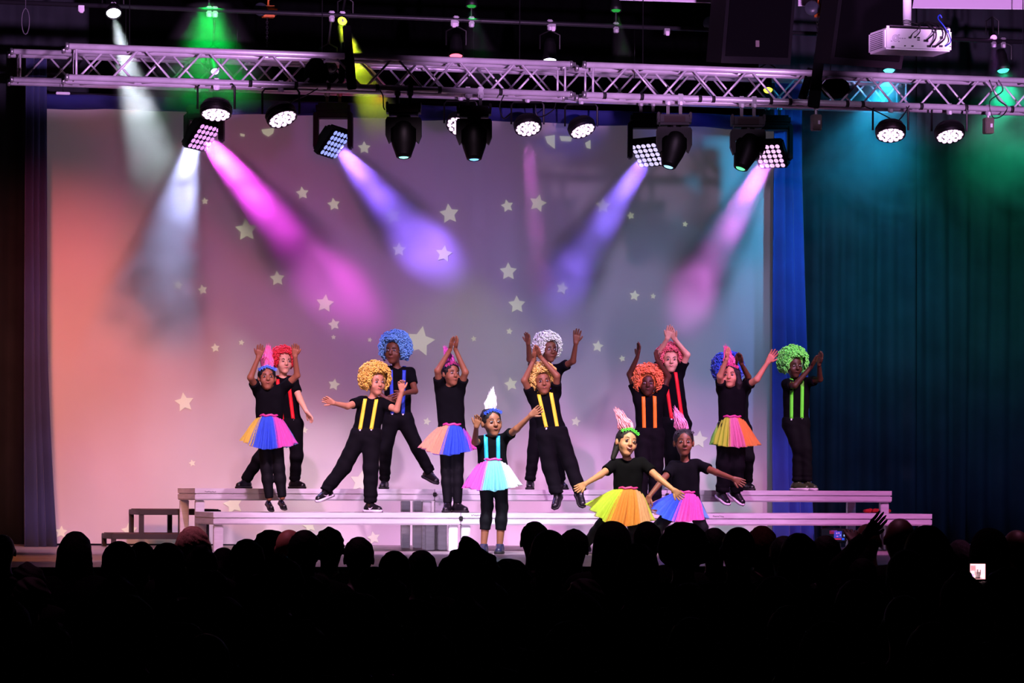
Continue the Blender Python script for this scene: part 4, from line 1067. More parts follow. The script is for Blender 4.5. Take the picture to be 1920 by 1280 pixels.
    for a, k, an in ((hl, kl, al), (hr, kr, ar)):
        end = an if legs != 'capri' else k.lerp(an, .62)
        d = (end - k).normalized()
        T.rc(a, k, r0, r1, .025)
        if legs in ('leggings', 'capri'):
            m_ = k.lerp(an, .36); T.rc(k, m_, r1, .046, .02); T.rc(m_, end + d * .02, .046, r2 if legs == 'leggings' else .042, .02, 1.0, cut=[(_v(end), _v(d))])
        else: T.rc(k, end + d * .02, r1, r2, .02, 1.0, cut=[(_v(end), _v(d))])
        if legs in ('trousers', 'wide'):
            for q, m in ((.78, .006), (.92, .007)): T.el(k.lerp(end, q), Vector((r2 + m, r2 + m, .018)), .012)
    T.cut(pel + Vector((0, 0, .045)), (0, 0, 1))
    link('trousers' if legs in ('trousers', 'wide') else 'leggings', T.mesh('trousers', .003 if legs in ('trousers', 'wide') else .0008, 34, seed=seed + 2), trouser if legs in ('trousers', 'wide') else legging, t)
    # shoes
    shm = shoe_m if shoecol is None else mat('shoe_' + shoecol.strip('#'), shoecol, .35, 0, .15, 14)
    for an, kk, key in ((al, kl, 'fl'), (ar, kr, 'fr')):
        q = J[key]; f = Vector(((q[0] - u0) / s, 0, (v0 - q[1]) / s))
        dx, dz = f.x - an.x, f.z - an.z + .065
        flat = (air is False) or (isinstance(air, str) and key not in air)
        if flat: dz = 0
        ll = .15; l = math.hypot(dx, dz); 
        if l > .14: dx, dz, l = dx * .14 / l, dz * .14 / l, .14
        d = Vector((dx, -math.sqrt(max(0.0004, ll * ll - l * l)), dz)).normalized()
        up = Z3 - d * d.dot(Z3); up.normalize(); sd = up.cross(d)
        M = Matrix((d, sd, up)).transposed().to_4x4(); sc = .95
        pos = an - up * .072
        if flat: pos.z = max(0.0, min(pos.z, 9)) if pos.z > .02 else 0.0
        if flat and pos.z > .0 and an.z < .16: pos.z = 0.0
        M = Matrix.Translation(pos) @ M @ Matrix.Scale(sc, 4)
        a = link('shoe', with_mat(SHOES[shoes][0], shm), None, t); a.matrix_local = M
        b = link('sole', with_mat(SHOES[shoes][1], white_sole if sole == 'white' else black_sole), None, a)
        if shoes == 'sneaker' and extra == 'tick':
            for sg in (-1, 1):
                c = link('tick_mark', swoosh, white_sole, a); c.location = (.015, sg * .0365, .036); c.rotation_euler = (0, 0, 0)
    # suspenders
    if susp:
        sm = mat('suspender_' + susp.strip('#'), susp, .55, 0, .05, 30, .1, 200)
        for sg in (-1, 1):
            top = (shl.lerp(shr, .5 + .27 * sg)); bot = pel + Vector(((hr - hl).normalized().x * sg * .046, 0, .03)); rows = []
            for side_ in (-1, 1):
                bt = bot if side_ < 0 else pel + Vector((sg * .02, 0, .03))
                tp_ = top + Vector((0, 0, .034))
                n = 14; seq = [bt.lerp(tp_, j / n) for j in range(n)]
                for q in seq:
                    for e_ in (-1, 1):
                        p = q + Vector((e_ * .015, 0, 0)); ys = np.linspace(side_ * .16, 0, 60) + q.y
                        PP = np.stack([np.full(60, p.x), ys, np.full(60, p.z)], 1).astype(np.float32)
                        D = S.evalp(PP); ii = np.argmax(D < .004)
                        rows.append((side_, q, Vector((p.x, ys[ii] if D[ii] < .004 else q.y + side_ * .05, p.z))))
            fr = [r_[2] for r_ in rows if r_[0] < 0]; bk = [r_[2] for r_ in rows if r_[0] > 0]
            topc = [(fr[-2] + bk[-2]) / 2, (fr[-1] + bk[-1]) / 2]
            for q in topc: q.z = top.z + .049
            line = fr + topc + [x for j in range(len(bk) // 2 - 1, -1, -1) for x in (bk[2 * j], bk[2 * j + 1])]
            n = len(line) // 2; fs = [(2 * j, 2 * j + 1, 2 * j + 3, 2 * j + 2) for j in range(n - 1)]
            o = link('suspender_strap', MB().add(line, fs).me('strap', True), sm, t)
            md = o.modifiers.new('s', 'SOLIDIFY'); md.thickness = .006; md.offset = 0
            MB().box(fr[0].lerp(fr[1], .5) + Vector((0, -.004, -.012)), (.014, .006, .026), bev=.002).build('suspender_clip', white_metal, o)
    # headgear
    if wig:
        nm, col, wr_ = wig
        o = link('wig', WIGS[int(seed * 10) % 2], None, t)
        mm = wig_mat(nm, col)
        if not o.data.materials: o.data.materials.append(mm)
        o.data = o.data if o.data.materials[0] == mm else o.data.copy()
        o.data.materials[0] = mm
        o.matrix_local = Matrix.Translation(h(0, .004, .030)) @ HR.to_4x4() @ Matrix.Scale(wr_ / .13, 4)
    if hair:
        Hs = SDF(.0065)
        Hs.el(h(0, .022, .030), Vector((.079, .090, .086)) * hs_, .01, HR)
        Hs.el(h(0, -.085, -.035), Vector((.060, .060, .092)) * hs_, .012, HR, sub=True)
        if hair in ('long',):
            for sg in (-1, 1):
                Hs.rc(h(sg * .066, -.012, .02), h(sg * .078, -.01, -.07), .026, .028, .02); Hs.rc(h(sg * .078, -.01, -.07), h(sg * .07, .0, -.17), .028, .018, .02)
            Hs.rc(h(0, .06, 0), h(0, .07, -.16), .06, .045, .02)
        if hair == 'side':
            Hs.rc(h(-.055, .03, -.02), h(-.07, .035, -.13), .03, .02, .02)
        if hair == 'bun': Hs.el(h(0, .055, .075), Vector((.045, .045, .04)), .02, HR)
        if hair == 'tail': Hs.rc(h(0, .09, .0), h(-.02, .12, -.13), .03, .018, .02)
        link('hair', Hs.mesh('hair', .0012, 90), hair_black, t)
    if plume:
        col, lx, lz, sc = plume            # colour, lean angle (deg, + = right), flower colour
        o = link('plume', PLUMES[int(seed * 10) % 2], None, t)
        mm = mat('plume_' + col.strip('#'), col, .7, 0, .2, 40, sheen=.5, trans=.0)
        if not o.data.materials: o.data.materials.append(mm)
        if o.data.materials[0] != mm: o.data = o.data.copy(); o.data.materials[0] = mm
        o.matrix_local = Matrix.Translation(h(0, .01, .092)) @ (Matrix.Rotation(math.radians(lx), 3, 'Y')).to_4x4() @ Matrix.Scale(sc, 4)
        fl_ = link('headband', FLOWER, None, t, )
        fm = mat('flower_' + lz.strip('#'), lz, .6, 0, .1, 40)
        if not fl_.data.materials: fl_.data.materials.append(fm)
        if fl_.data.materials[0] != fm: fl_.data = fl_.data.copy(); fl_.data.materials[0] = fm
        fl_.matrix_local = Matrix.Translation(h(0, -.035, .098)) @ HR.to_4x4()
    if tutu:
        # tutu = (waist v, hemL(u,v), hemR(u,v), hem centre v, panels)
        wv, hL, hR_, hc, pan = tutu
        wc = pel + Vector((0, 0, .055)); wc.z = (v0 - wv) / s
        HL = Vector(((hL[0] - u0) / s, 0, (v0 - hL[1]) / s)); HRr = Vector(((hR_[0] - u0) / s, 0, (v0 - hR_[1]) / s)); cz = (v0 - hc) / s
        hx = (HL.x + HRr.x) / 2; RX = (HRr.x - HL.x) / 2
        MB().tube([wc + Vector((math.cos(a * math.pi / 12) * .088, math.sin(a * math.pi / 12) * .078, .006 * math.sin(a * 2.1))) for a in range(25)], .011, 6, cap=False).build('waistband', mat('tutu_waistband', '#c03a86', .4, 0, .3, 120), t, smooth=True)
        tot = sum(w_ for _, w_ in pan); acc = 0
        for ly, (sc, ph) in enumerate(((1.0, 0), (.90, 1.3))):
            acc = 0
            for ci, (cn, w_) in enumerate(pan):
                a0 = -math.pi + 2 * math.pi * acc / tot; acc += w_; a1 = -math.pi + 2 * math.pi * acc / tot
                a0 -= .06; a1 += .06
                n = max(10, int((a1 - a0) * 26)); m = 9; vs = []; fs = []
                for j in range(m + 1):
                    f = j / m
                    for i in range(n + 1):
                        a = a0 + (a1 - a0) * i / n                 # 0 = towards camera, + = right
                        sx_, cx_ = math.sin(a), math.cos(a)
                        pl = .022 * f * math.sin(a * 23 + ph + 2 * noise.noise(Vector((a * 3, ly, seed)))) + .02 * f * noise.noise(Vector((a * 5, f * 2, seed + ly)))
                        bow = f ** .78
                        rx = .082 + (RX * sc - .082) * bow + pl; ry = .074 + (RX * .85 * sc - .074) * bow + pl
                        zz = cz + ((HL.z - cz) * max(0, -sx_) ** 2 + (HRr.z - cz) * max(0, sx_) ** 2) + .018 * noise.noise(Vector((a * 4, 9 + ly, seed)))
                        vs.append((wc.x + (hx - wc.x) * f + sx_ * rx, wc.y - cx_ * ry, wc.z + (zz - wc.z) * f))
                for j in range(m):
                    for i in range(n): fs.append((j * (n + 1) + i, j * (n + 1) + i + 1, (j + 1) * (n + 1) + i + 1, (j + 1) * (n + 1) + i))
                me = bpy.data.meshes.new('tulle'); me.from_pydata(vs, [], fs)
                link('tulle_panel', me, tulle(cn), t, smooth=True)
    return t, h, s
# ---------------------------------------------------------------- the fifteen dancers
YL, YT = -.62, .42
YEL, ORG, RED, GRN, BLU = '#ffe03a', '#ff8a20', '#e01424', '#6cff3c', '#2a48c8'
def C(*a, **k): return child(*a, **k)
C('girl with pink plume and raised arms, yellow-blue-magenta tutu, leftmost dancer', (523, 960), YL,
  dict(head=(500, 709), sl=(484, 734), sr=(527, 731), el=(471, 709), er=(557, 704), wl=(486, 671), wr=(554, 669), tl=(492, 646), tr=(556, 643), hl=(494, 800), hr=(514, 800), kl=(499, 878), kr=(523, 878), al=(505, 934), ar=(529, 932), fl=(514, 960), fr=(538, 957)),
  'medium', supz=ZL, hair='bun', plume=('#ff5aa8', 4, '#3a7af0', 1.0), tutu=(779, (453, 826), (553, 832), 842, [('magenta', 1), ('peach', 1.5), ('yellow', 1.9), ('blue', 2.0), ('magenta', 2.0), ('lightblue', 1.9), ('lightblue', 1)]),
  legs='leggings', shoes='flat', sole='dark', head=(10, -5, 0), hs=.95, air=True, seed=.1, hand=((10, 10), (-20, 30)))
C('boy in red curly wig and red suspenders, arm lowered, behind the leftmost girl', (555, 913), YT,
  dict(head=(531, 676), sl=(511, 712), sr=(549, 712), el=(503, 744), er=(563, 746), wl=(500, 775), wr=(577, 770), tl=(500, 795), tr=(591, 790), hl=(528, 795), hr=(552, 795), kl=(486, 858), kr=(556, 850), al=(459, 893), ar=(551, 893), fl=(443, 910), fr=(573, 911)),
  'light', supz=ZT, wig=('red', '#ff2030', .108), susp=RED, legs='trousers', shoes='boot', sole='dark', head=(22, 0, 0), seed=.2, hs=.95, hand=((0, 10), (60, 25)))
C('boy in orange-yellow curly wig and yellow suspenders striding with both arms out', (694, 960), YL,
  dict(head=(704, 716), sl=(676, 752), sr=(715, 755), el=(652, 762), er=(744, 768), wl=(628, 757), wr=(754, 733), tl=(609, 748), tr=(752, 712), hl=(674, 816), hr=(697, 816), kl=(645, 874), kr=(695, 878), al=(611, 918), ar=(694, 930), fl=(590, 942), fr=(718, 956)),
  'tan', supz=ZL, wig=('golden', '#ffc648', .135), susp=YEL, legs='wide', shoes='sneaker', head=(28, 4, 0), seed=.3, air='fl', extra='tick', hand=((-30, 15), (30, 60)))
C('tall boy in blue curly wig, hands at his waist, standing behind the striding boy', (722, 913), YT,
  dict(head=(738, 655), sl=(722, 692), sr=(768, 694), el=(706, 730), er=(778, 730), wl=(724, 745), wr=(757, 735), tl=(738, 748), tr=(742, 742), hl=(733, 783), hr=(758, 783), kl=(723, 840), kr=(782, 836), al=(720, 888), ar=(805, 880), fl=(716, 909), fr=(826, 905)),
  'brown', supz=ZT, wig=('blue', '#6cb4ff', .142), susp=BLU, legs='trousers', shoes='boot', sole='dark', head=(-18, 0, 0), seed=.4, air='fr', hs=1.05, bs=1.05, hand=((0, 30), (0, 30)))
C('girl with hands joined overhead and pink-peach-blue tutu, left of centre', (850, 959), YL,
  dict(head=(845, 699), sl=(824, 728), sr=(861, 730), el=(820, 694), er=(872, 697), wl=(843, 655), wr=(853, 654), tl=(849, 629), tr=(857, 628), hl=(836, 810), hr=(857, 810), kl=(837, 882), kr=(858, 880), al=(839, 938), ar=(858, 935), fl=(835, 957), fr=(878, 957)),
  'medium', supz=ZL, hair='tail', plume=('#e84ac8', -20, '#c03a86', .8), tutu=(794, (786, 836), (888, 840), 851, [('violet', 1), ('pink', 1.6), ('peach', 1.5), ('peach', .8), ('blue', 2.1), ('magenta', 2), ('pink', 1.4)]),
  legs='leggings', shoes='boot', sole='dark', head=(28, 0, 0), hs=.95, seed=.5, hand=((70, 5), (-70, 5)))
C('small girl on the stage floor at centre, white-pink plume, brightly lit cyan tutu', (920, 1037), -2.0,
  dict(head=(921, 791), sl=(900, 826), sr=(943, 822), el=(890, 828), er=(968, 803), wl=(893, 800), wr=(994, 778), tl=(898, 777), tr=(1016, 762), hl=(910, 880), hr=(936, 880), kl=(913, 948), kr=(941, 950), al=(907, 1008), ar=(937, 1012), fl=(905, 1030), fr=(934, 1036)),
  'medium', supz=0.0, hair='bun', plume=('#ffe0f0', 5, '#2a50c8', .85), tutu=(860, (869, 912), (972, 908), 918, [('violet', 1), ('blue', 1.2), ('magenta', 2.3), ('cyan', 1.8), ('white', 1.7), ('lime', 1.4), ('orange', .8)]),
  susp='#2ab8e0', legs='capri', shoes='sneaker', sole='dark', head=(22, 0, -4), seed=.6, hs=1.05, hand=((-30, 40), (10, 10)), shoecol='#2a2a48')
C('boy in golden curly wig and yellow suspenders, hands joined overhead, at centre', (1046, 958), YL,
  dict(head=(1017, 713), sl=(999, 744), sr=(1041, 736), el=(982, 711), er=(1043, 702), wl=(1000, 672), wr=(1012, 667), tl=(1003, 645), tr=(1002, 643), hl=(1021, 812), hr=(1047, 808), kl=(1030, 872), kr=(1067, 862), al=(1044, 922), ar=(1088, 918), fl=(1036, 956), fr=(1096, 953)),
  'medium', supz=ZL, wig=('honey', '#ffc860', .128), susp=YEL, legs='wide', shoes='boot', sole='dark', head=(6, 0, -6), seed=.7, air=True, hand=((60, 5), (-60, 5)))
C('boy in pale green-white wig with both hands up, behind the golden-wigged boy', (1020, 911), YT,
  dict(head=(1027, 650), sl=(1006, 688), sr=(1046, 686), el=(992, 668), er=(1073, 671), wl=(989, 640), wr=(1078, 638), tl=(987, 618), tr=(1081, 609), hl=(1009, 780), hr=(1034, 780), kl=(1001, 836), kr=(1041, 840), al=(994, 886), ar=(1052, 884), fl=(992, 908), fr=(1062, 908)),
  'brown', supz=ZT, wig=('mint', '#ecffe4', .13), susp='#7a40c8', legs='trousers', shoes='boot', sole='dark', head=(28, 0, 0), seed=.8, hand=((-50, 10), (10, 20)))
C('smiling girl in lime and orange tutu lunging at front right, arms spread low', (1145, 1042), -2.35,
  dict(head=(1174, 832), sl=(1152, 873), sr=(1203, 870), el=(1124, 893), er=(1232, 897), wl=(1095, 910), wr=(1261, 921), tl=(1076, 922), tr=(1277, 935), hl=(1166, 938), hr=(1187, 938), kl=(1126, 988, -.05), kr=(1188, 988, -.02), al=(1099, 1020), ar=(1190, 1020), fl=(1084, 1034), fr=(1200, 1036)),
  'tan', supz=0.0, hair='side', plume=('#ff88a8', -30, '#58d840', 1.05), tutu=(917, (1100, 948), (1222, 978), 988, [('aqua', .8), ('lime', 1.9), ('lime', 1.8), ('orange', 1.8), ('peach', 1.3), ('lime', .9), ('white', .9), ('yellow', 1)]),
  legs='leggings', shoes='sneaker', head=(18, -4, 12), smile=True, seed=.15, hs=1.08, bs=1.06, hand=((20, 15), (0, 10)))
C('boy in orange curly wig and orange suspenders, arms raised, right of centre', (1216, 958), YL,
  dict(head=(1213, 716), sl=(1196, 744), sr=(1235, 744), el=(1180, 698), er=(1252, 702), wl=(1193, 667), wr=(1232, 674), tl=(1198, 638), tr=(1226, 652), hl=(1206, 812), hr=(1228, 812), kl=(1203, 866), kr=(1229, 868), al=(1200, 928), ar=(1228, 928), fl=(1196, 955), fr=(1232, 956)),
  'dark', supz=ZL, wig=('orange', '#ff7c3c', .138), susp=ORG, legs='wide', shoes='sneaker', head=(0, 0, 0), seed=.25, hs=.95, hand=((-70, 5), (60, 10)))
C('boy in pinkish red wig and red suspenders, hands crossed overhead, behind the orange wig', (1270, 911), YT,
  dict(head=(1256, 668), sl=(1236, 696), sr=(1273, 692), el=(1234, 656), er=(1287, 658), wl=(1249, 628), wr=(1264, 630), tl=(1256, 602), tr=(1251, 605), hl=(1256, 788), hr=(1280, 788), kl=(1257, 842), kr=(1282, 842), al=(1257, 888), ar=(1284, 888), fl=(1252, 909), fr=(1290, 909)),
  'light', supz=ZT, wig=('rose', '#ff6c74', .122), susp=RED, legs='trousers', shoes='sneaker', head=(4, 0, 0), seed=.35, hand=((20, 5), (-20, 5)))
C('girl in peach, blue and magenta tutu crouching low at front right, arms out', (1275, 1040), -1.85,
  dict(head=(1281, 832), sl=(1262, 877), sr=(1306, 873), el=(1240, 903), er=(1341, 888), wl=(1215, 934), wr=(1372, 900), tl=(1208, 953), tr=(1395, 911), hl=(1272, 948), hr=(1298, 948), kl=(1234, 990, -.03), kr=(1316, 992, -.03), al=(1228, 1022), ar=(1326, 1020), fl=(1220, 1036), fr=(1334, 1036)),
  'brown', supz=0.0, hair='bun', plume=('#ff78b0', -22, '#1a1420', .95), tutu=(925, (1215, 950), (1322, 974), 980, [('peach', 1), ('peach', 1.8), ('blue', 1.9), ('magenta', 2.2), ('lightblue', 2.2), ('blue', .8)]),
  legs='leggings', shoes='sneaker', head=(4, 0, 0), seed=.45, hs=1.05, bs=1.05, hand=((10, 15), (0, 15)))
C('girl in lime, peach and orange tutu jumping with arms up, long dark hair', (1380, 962), YL,
  dict(head=(1368, 704), sl=(1352, 731), sr=(1391, 728), el=(1347, 706), er=(1416, 712), wl=(1358, 675), wr=(1436, 680), tl=(1361, 653), tr=(1453, 655), hl=(1361, 805), hr=(1382, 805), kl=(1357, 872), kr=(1382, 872), al=(1355, 922), ar=(1382, 920), fl=(1369, 949), fr=(1400, 951)),
  'tan', supz=ZL, hair='long', plume=('#ff58a0', -15, '#e84a90', .9), tutu=(781, (1333, 832), (1420, 834), 838, [('blue', .8), ('green', 1.9), ('lime', 1.5), ('pink', 1), ('orange', 1.7), ('orange', 1.1), ('lightblue', 1.1)]),
  legs='wide', shoes='sneaker', head=(-12, 0, 0), seed=.55, hs=.97, air=True, hand=((60, 5), (0, 10)))
C('boy in deep blue wig clapping overhead, hidden behind the jumping girl', (1385, 912), YT,
  dict(head=(1364, 690), sl=(1356, 722), sr=(1398, 722), el=(1350, 700), er=(1400, 700), wl=(1376, 676), wr=(1386, 677), tl=(1381, 655), tr=(1381, 655), hl=(1364, 800), hr=(1394, 800), kl=(1364, 850), kr=(1401, 850), al=(1364, 888), ar=(1402, 888), fl=(1360, 909), fr=(1412, 909)),
  'brown', supz=ZT, wig=('royal', '#2a60f0', .142), legs='trousers', shoes='boot', sole='dark', head=(0, 0, 0), seed=.65, hand=((60, 5), (-60, 5)))
C('boy in bright green wig and green suspenders clapping to the right, rightmost dancer', (1500, 914), .38,
  dict(head=(1487, 680), sl=(1474, 714), sr=(1511, 712), el=(1487, 718), er=(1534, 706), wl=(1517, 684), wr=(1530, 680), tl=(1533, 656), tr=(1535, 654), hl=(1482, 790), hr=(1502, 790), kl=(1496, 838), kr=(1508, 838), al=(1493, 890), ar=(1512, 890), fl=(1516, 911), fr=(1528, 913)),
  'dark', supz=ZT, wig=('green', '#78ff5c', .138), susp=GRN, legs='trousers', shoes='sneaker', head=(22, 6, 0), seed=.75, shoecol='#38402a', hand=((60, 5), (-60, 5)), arm=(-1, -1))
# ---------------------------------------------------------------- the seated audience, seen from behind
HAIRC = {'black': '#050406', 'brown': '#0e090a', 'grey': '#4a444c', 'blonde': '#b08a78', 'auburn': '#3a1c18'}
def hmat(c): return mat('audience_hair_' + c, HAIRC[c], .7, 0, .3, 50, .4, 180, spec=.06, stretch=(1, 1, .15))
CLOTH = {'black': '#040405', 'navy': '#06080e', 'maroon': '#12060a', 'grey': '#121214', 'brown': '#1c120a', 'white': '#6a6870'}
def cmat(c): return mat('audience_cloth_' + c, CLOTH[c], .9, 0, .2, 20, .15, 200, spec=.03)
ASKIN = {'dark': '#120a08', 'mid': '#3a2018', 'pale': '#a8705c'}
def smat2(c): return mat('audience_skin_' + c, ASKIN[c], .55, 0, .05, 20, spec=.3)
# seated figure, base at the floor under the hips, facing +y
def seated(arms=None):
    B = SDF(.013); V = Vector
    hd = V((0, .03, 1.135))
    B.el(hd + V((0, -.005, .02)), (.077, .095, .092), .02).el(hd + V((0, .035, -.05)), (.058, .062, .066), .03).el(hd + V((0, .10, -.02)), (.012, .02, .02), .01)
    for sg in (-1, 1): B.el(hd + V((sg * .08, .01, -.01)), (.011, .02, .03), .008)
    B.rc((0, -.01, .93), hd + V((0, -.005, -.05)), .058, .052, .03)
    B.rc((-.10, 0, .52), (-.11, -.01, .86), .12, .115, .05, .8).rc((.10, 0, .52), (.11, -.01, .86), .12, .115, .05, .8).rc((-.17, -.01, .90), (.17, -.01, .90), .06, .06, .05)
    aj = arms or [((-.20, -.01, .90), (-.26, .05, .64), (-.14, .30, .58), (-.10, .40, .56)), ((.20, -.01, .90), (.26, .05, .64), (.14, .30, .58), (.10, .40, .56))]
    for sh, e, w_, tp in aj: B.rc(sh, e, .052, .040, .03).rc(e, w_, .040, .026, .02)
    for sg in (-1, 1):
        B.rc((sg * .10, .0, .48), (sg * .13, .44, .50), .095, .065, .03).rc((sg * .13, .44, .50), (sg * .13, .40, .10), .062, .038, .02).rc((sg * .13, .38, .05), (sg * .13, .56, .035), .042, .035, .02)
    F = MB()
    for sh, e, w_, tp in aj:
        w_ = V(w_); d = (V(tp) - w_).normalized(); up = V((0, -1, 0)) if abs(d.y) < .7 else Z3; nrm = (up - d * up.dot(d)).normalized(); side = d.cross(nrm)
        for j in range(4):
            K = w_ + d * .085 + side * (j - 1.5) * .021; B.rc(w_ + side * (j - 1.5) * .01, K, .018, .013, .01)
            f1 = (d * .9 - nrm * .35 + side * (j - 1.5) * .05).normalized(); ln = (.07, .08, .075, .06)[j]
            F.tube([K - d * .015, K, K + d * ln * .45, K + d * ln * .45 + f1 * ln * .35, K + d * ln * .4 + f1 * ln * .65], [.010, .010, .0095, .0085, .004], 6)
        F.tube([w_ + d * .02 + side * .018, w_ + d * .045 + side * .045, w_ + d * .075 + side * .055, w_ + d * .09 + side * .056], [.013, .012, .010, .005], 6)
    J = SDF(.014)
    J.rc((-.10, 0, .50), (-.11, -.01, .86), .138, .130, .05, .84).rc((.10, 0, .50), (.11, -.01, .86), .138, .130, .05, .84).rc((-.17, -.01, .905), (.17, -.01, .905), .07, .07, .05)
    for sh, e, w_, tp in aj:
        d = (V(w_) - V(e)).normalized(); q = V(w_) - d * .02; J.rc(sh, e, .066, .054, .03).rc(e, q + d * .03, .054, .042, .02, 1.0, cut=[(_v(q), _v(d))])
    J.rc((0, 0, .99), (0, .08, 1.02), .066, .066, .01, sub=True).cut((0, 0, .46), (0, 0, -1))
    T = SDF(.016)
    T.rc((-.10, 0, .49), (.10, 0, .49), .115, .115, .04)
    for sg in (-1, 1): T.rc((sg * .10, .0, .49), (sg * .13, .44, .505), .112, .08, .03).rc((sg * .13, .44, .505), (sg * .13, .40, .10), .08, .058, .02, 1.0, cut=[(_v((0, 0, .10)), _v((0, 0, -1)))])
    me = B.mesh('body'); join_into(me, F)
    return me, J.mesh('jacket', .003, 22), T.mesh('trousers', .003, 22)
SEAT = seated()
def ahair(kind):
    H = SDF(.010); V = Vector; hd = V((0, .03, 1.135))
    def cap(g=.010, face=.10): H.el(hd + V((0, -.012, .026)), (.077 + g, .095 + g, .092 + g), .01); H.el(hd + V((0, face, -.05)), (.075, .085, .10), .015, sub=True)
    if kind == 'short': cap(.010); H.cut((0, 0, 1.07), (0, -.3, -1))
    elif kind == 'spiky': cap(.014); H.cut((0, 0, 1.075), (0, -.3, -1))
    elif kind == 'afro': H.el(hd + V((0, -.02, .03)), (.128, .125, .125), .01); H.el(hd + V((0, .12, -.05)), (.075, .08, .10), .02, sub=True)
    elif kind == 'curly': H.el(hd + V((0, -.02, .0)), (.118, .115, .135), .01); H.el(hd + V((0, .12, -.05)), (.072, .08, .12), .02, sub=True)
    elif kind == 'afrobun': H.el(hd + V((0, -.02, .02)), (.15, .13, .12), .01); H.el(hd + V((0, .12, -.05)), (.075, .08, .10), .02, sub=True); H.el(hd + V((.0, -.02, .15)), (.05, .05, .042), .012)
    elif kind == 'bun': cap(.012); H.el(hd + V((0, -.07, .105)), (.045, .045, .04), .012)
    elif kind == 'long':
        cap(.018); H.rc(hd + V((-.055, -.04, .0)), hd + V((-.085, -.03, -.20)), .055, .05, .03); H.rc(hd + V((.055, -.04, .0)), hd + V((.085, -.03, -.20)), .055, .05, .03); H.rc(hd + V((0, -.06, 0)), hd + V((0, -.06, -.22)), .06, .06, .04)
    elif kind == 'bob':
        cap(.016); H.rc(hd + V((-.055, -.02, .0)), hd + V((-.07, -.01, -.08)), .05, .045, .03); H.rc(hd + V((.055, -.02, .0)), hd + V((.07, -.01, -.08)), .05, .045, .03); H.rc(hd + V((0, -.05, 0)), hd + V((0, -.045, -.10)), .06, .05, .04)
    elif kind == 'tail': cap(.010); H.rc(hd + V((0, -.09, .02)), hd + V((0, -.15, -.02)), .03, .032, .01); H.rc(hd + V((0, -.15, -.02)), hd + V((0, -.13, -.18)), .032, .015, .01)
    elif kind == 'cap':
        H.el(hd + V((0, -.005, .035)), (.090, .108, .090), .01); H.cut((0, 0, 1.135), (0, 0, -1)); H.box(hd + V((0, .13, .012)), (.055, .05, .002), .006, .01)
        H.el(hd + V((0, -.005, .127)), (.010, .010, .006), .004)
    elif kind == 'hood':
        H.el(hd + V((0, -.02, .03)), (.105, .115, .115), .01); H.rc(hd + V((0, -.03, -.02)), hd + V((0, -.03, -.16)), .108, .13, .03, .9); H.el(hd + V((0, .12, -.04)), (.07, .08, .11), .02, sub=True)
    me = H.mesh('hair', {'afro': .007, 'curly': .009, 'afrobun': .008, 'spiky': .006, 'hood': .002}.get(kind, .0022), {'afro': 70, 'afrobun': 70, 'curly': 60, 'spiky': 110, 'hood': 15}.get(kind, 120))
    return me
AH = {k: ahair(k) for k in ('short', 'spiky', 'afro', 'curly', 'afrobun', 'bun', 'long', 'bob', 'tail', 'cap', 'hood')}
ROWS = [22.3 - .84 * i for i in range(16)]
taken = [[] for _ in ROWS]
AW = {'afrobun': .30, 'afro': .25, 'curly': .235, 'long': .225, 'bob': .205, 'hood': .23, 'cap': .19}
def spectator(u, v, w, kind, label, hair='black', skin='dark', cloth='black', row=None, group=None, turn=0, custom=None):
    Dw = FPX * AW.get(kind, .185) / w; order = sorted(range(len(ROWS)), key=lambda i: abs(ROWS[i] - Dw)) if row is None else [row]
    for i in order:
        D = ROWS[i]; x = (u - 960) / FPX * D
        if row is not None or all(abs(x - q) > .56 for q in taken[i]): break
    taken[i].append(x)
    p = CAM + ray(u, v) * D; ztop = p.z; top = {'afro': 1.292, 'afrobun': 1.33, 'curly': 1.275, 'bun': 1.282, 'hood': 1.285, None: 1.248}.get(kind, 1.262)
    sc = (ztop + 1.0) / top
    r = random.Random(u * 7 + v)
    t = thing('person', label, 'person', (p.x, p.y, -1.0), -AY + math.radians(turn or r.uniform(-14, 14)), group=group or 'seated audience seen from behind'); t.scale = (sc, sc, sc)
    s0 = custom or SEAT
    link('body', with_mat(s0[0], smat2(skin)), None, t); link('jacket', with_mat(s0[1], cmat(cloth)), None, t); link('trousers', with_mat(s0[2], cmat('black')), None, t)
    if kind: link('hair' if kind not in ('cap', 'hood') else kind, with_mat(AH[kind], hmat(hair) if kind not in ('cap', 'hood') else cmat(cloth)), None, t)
    return t
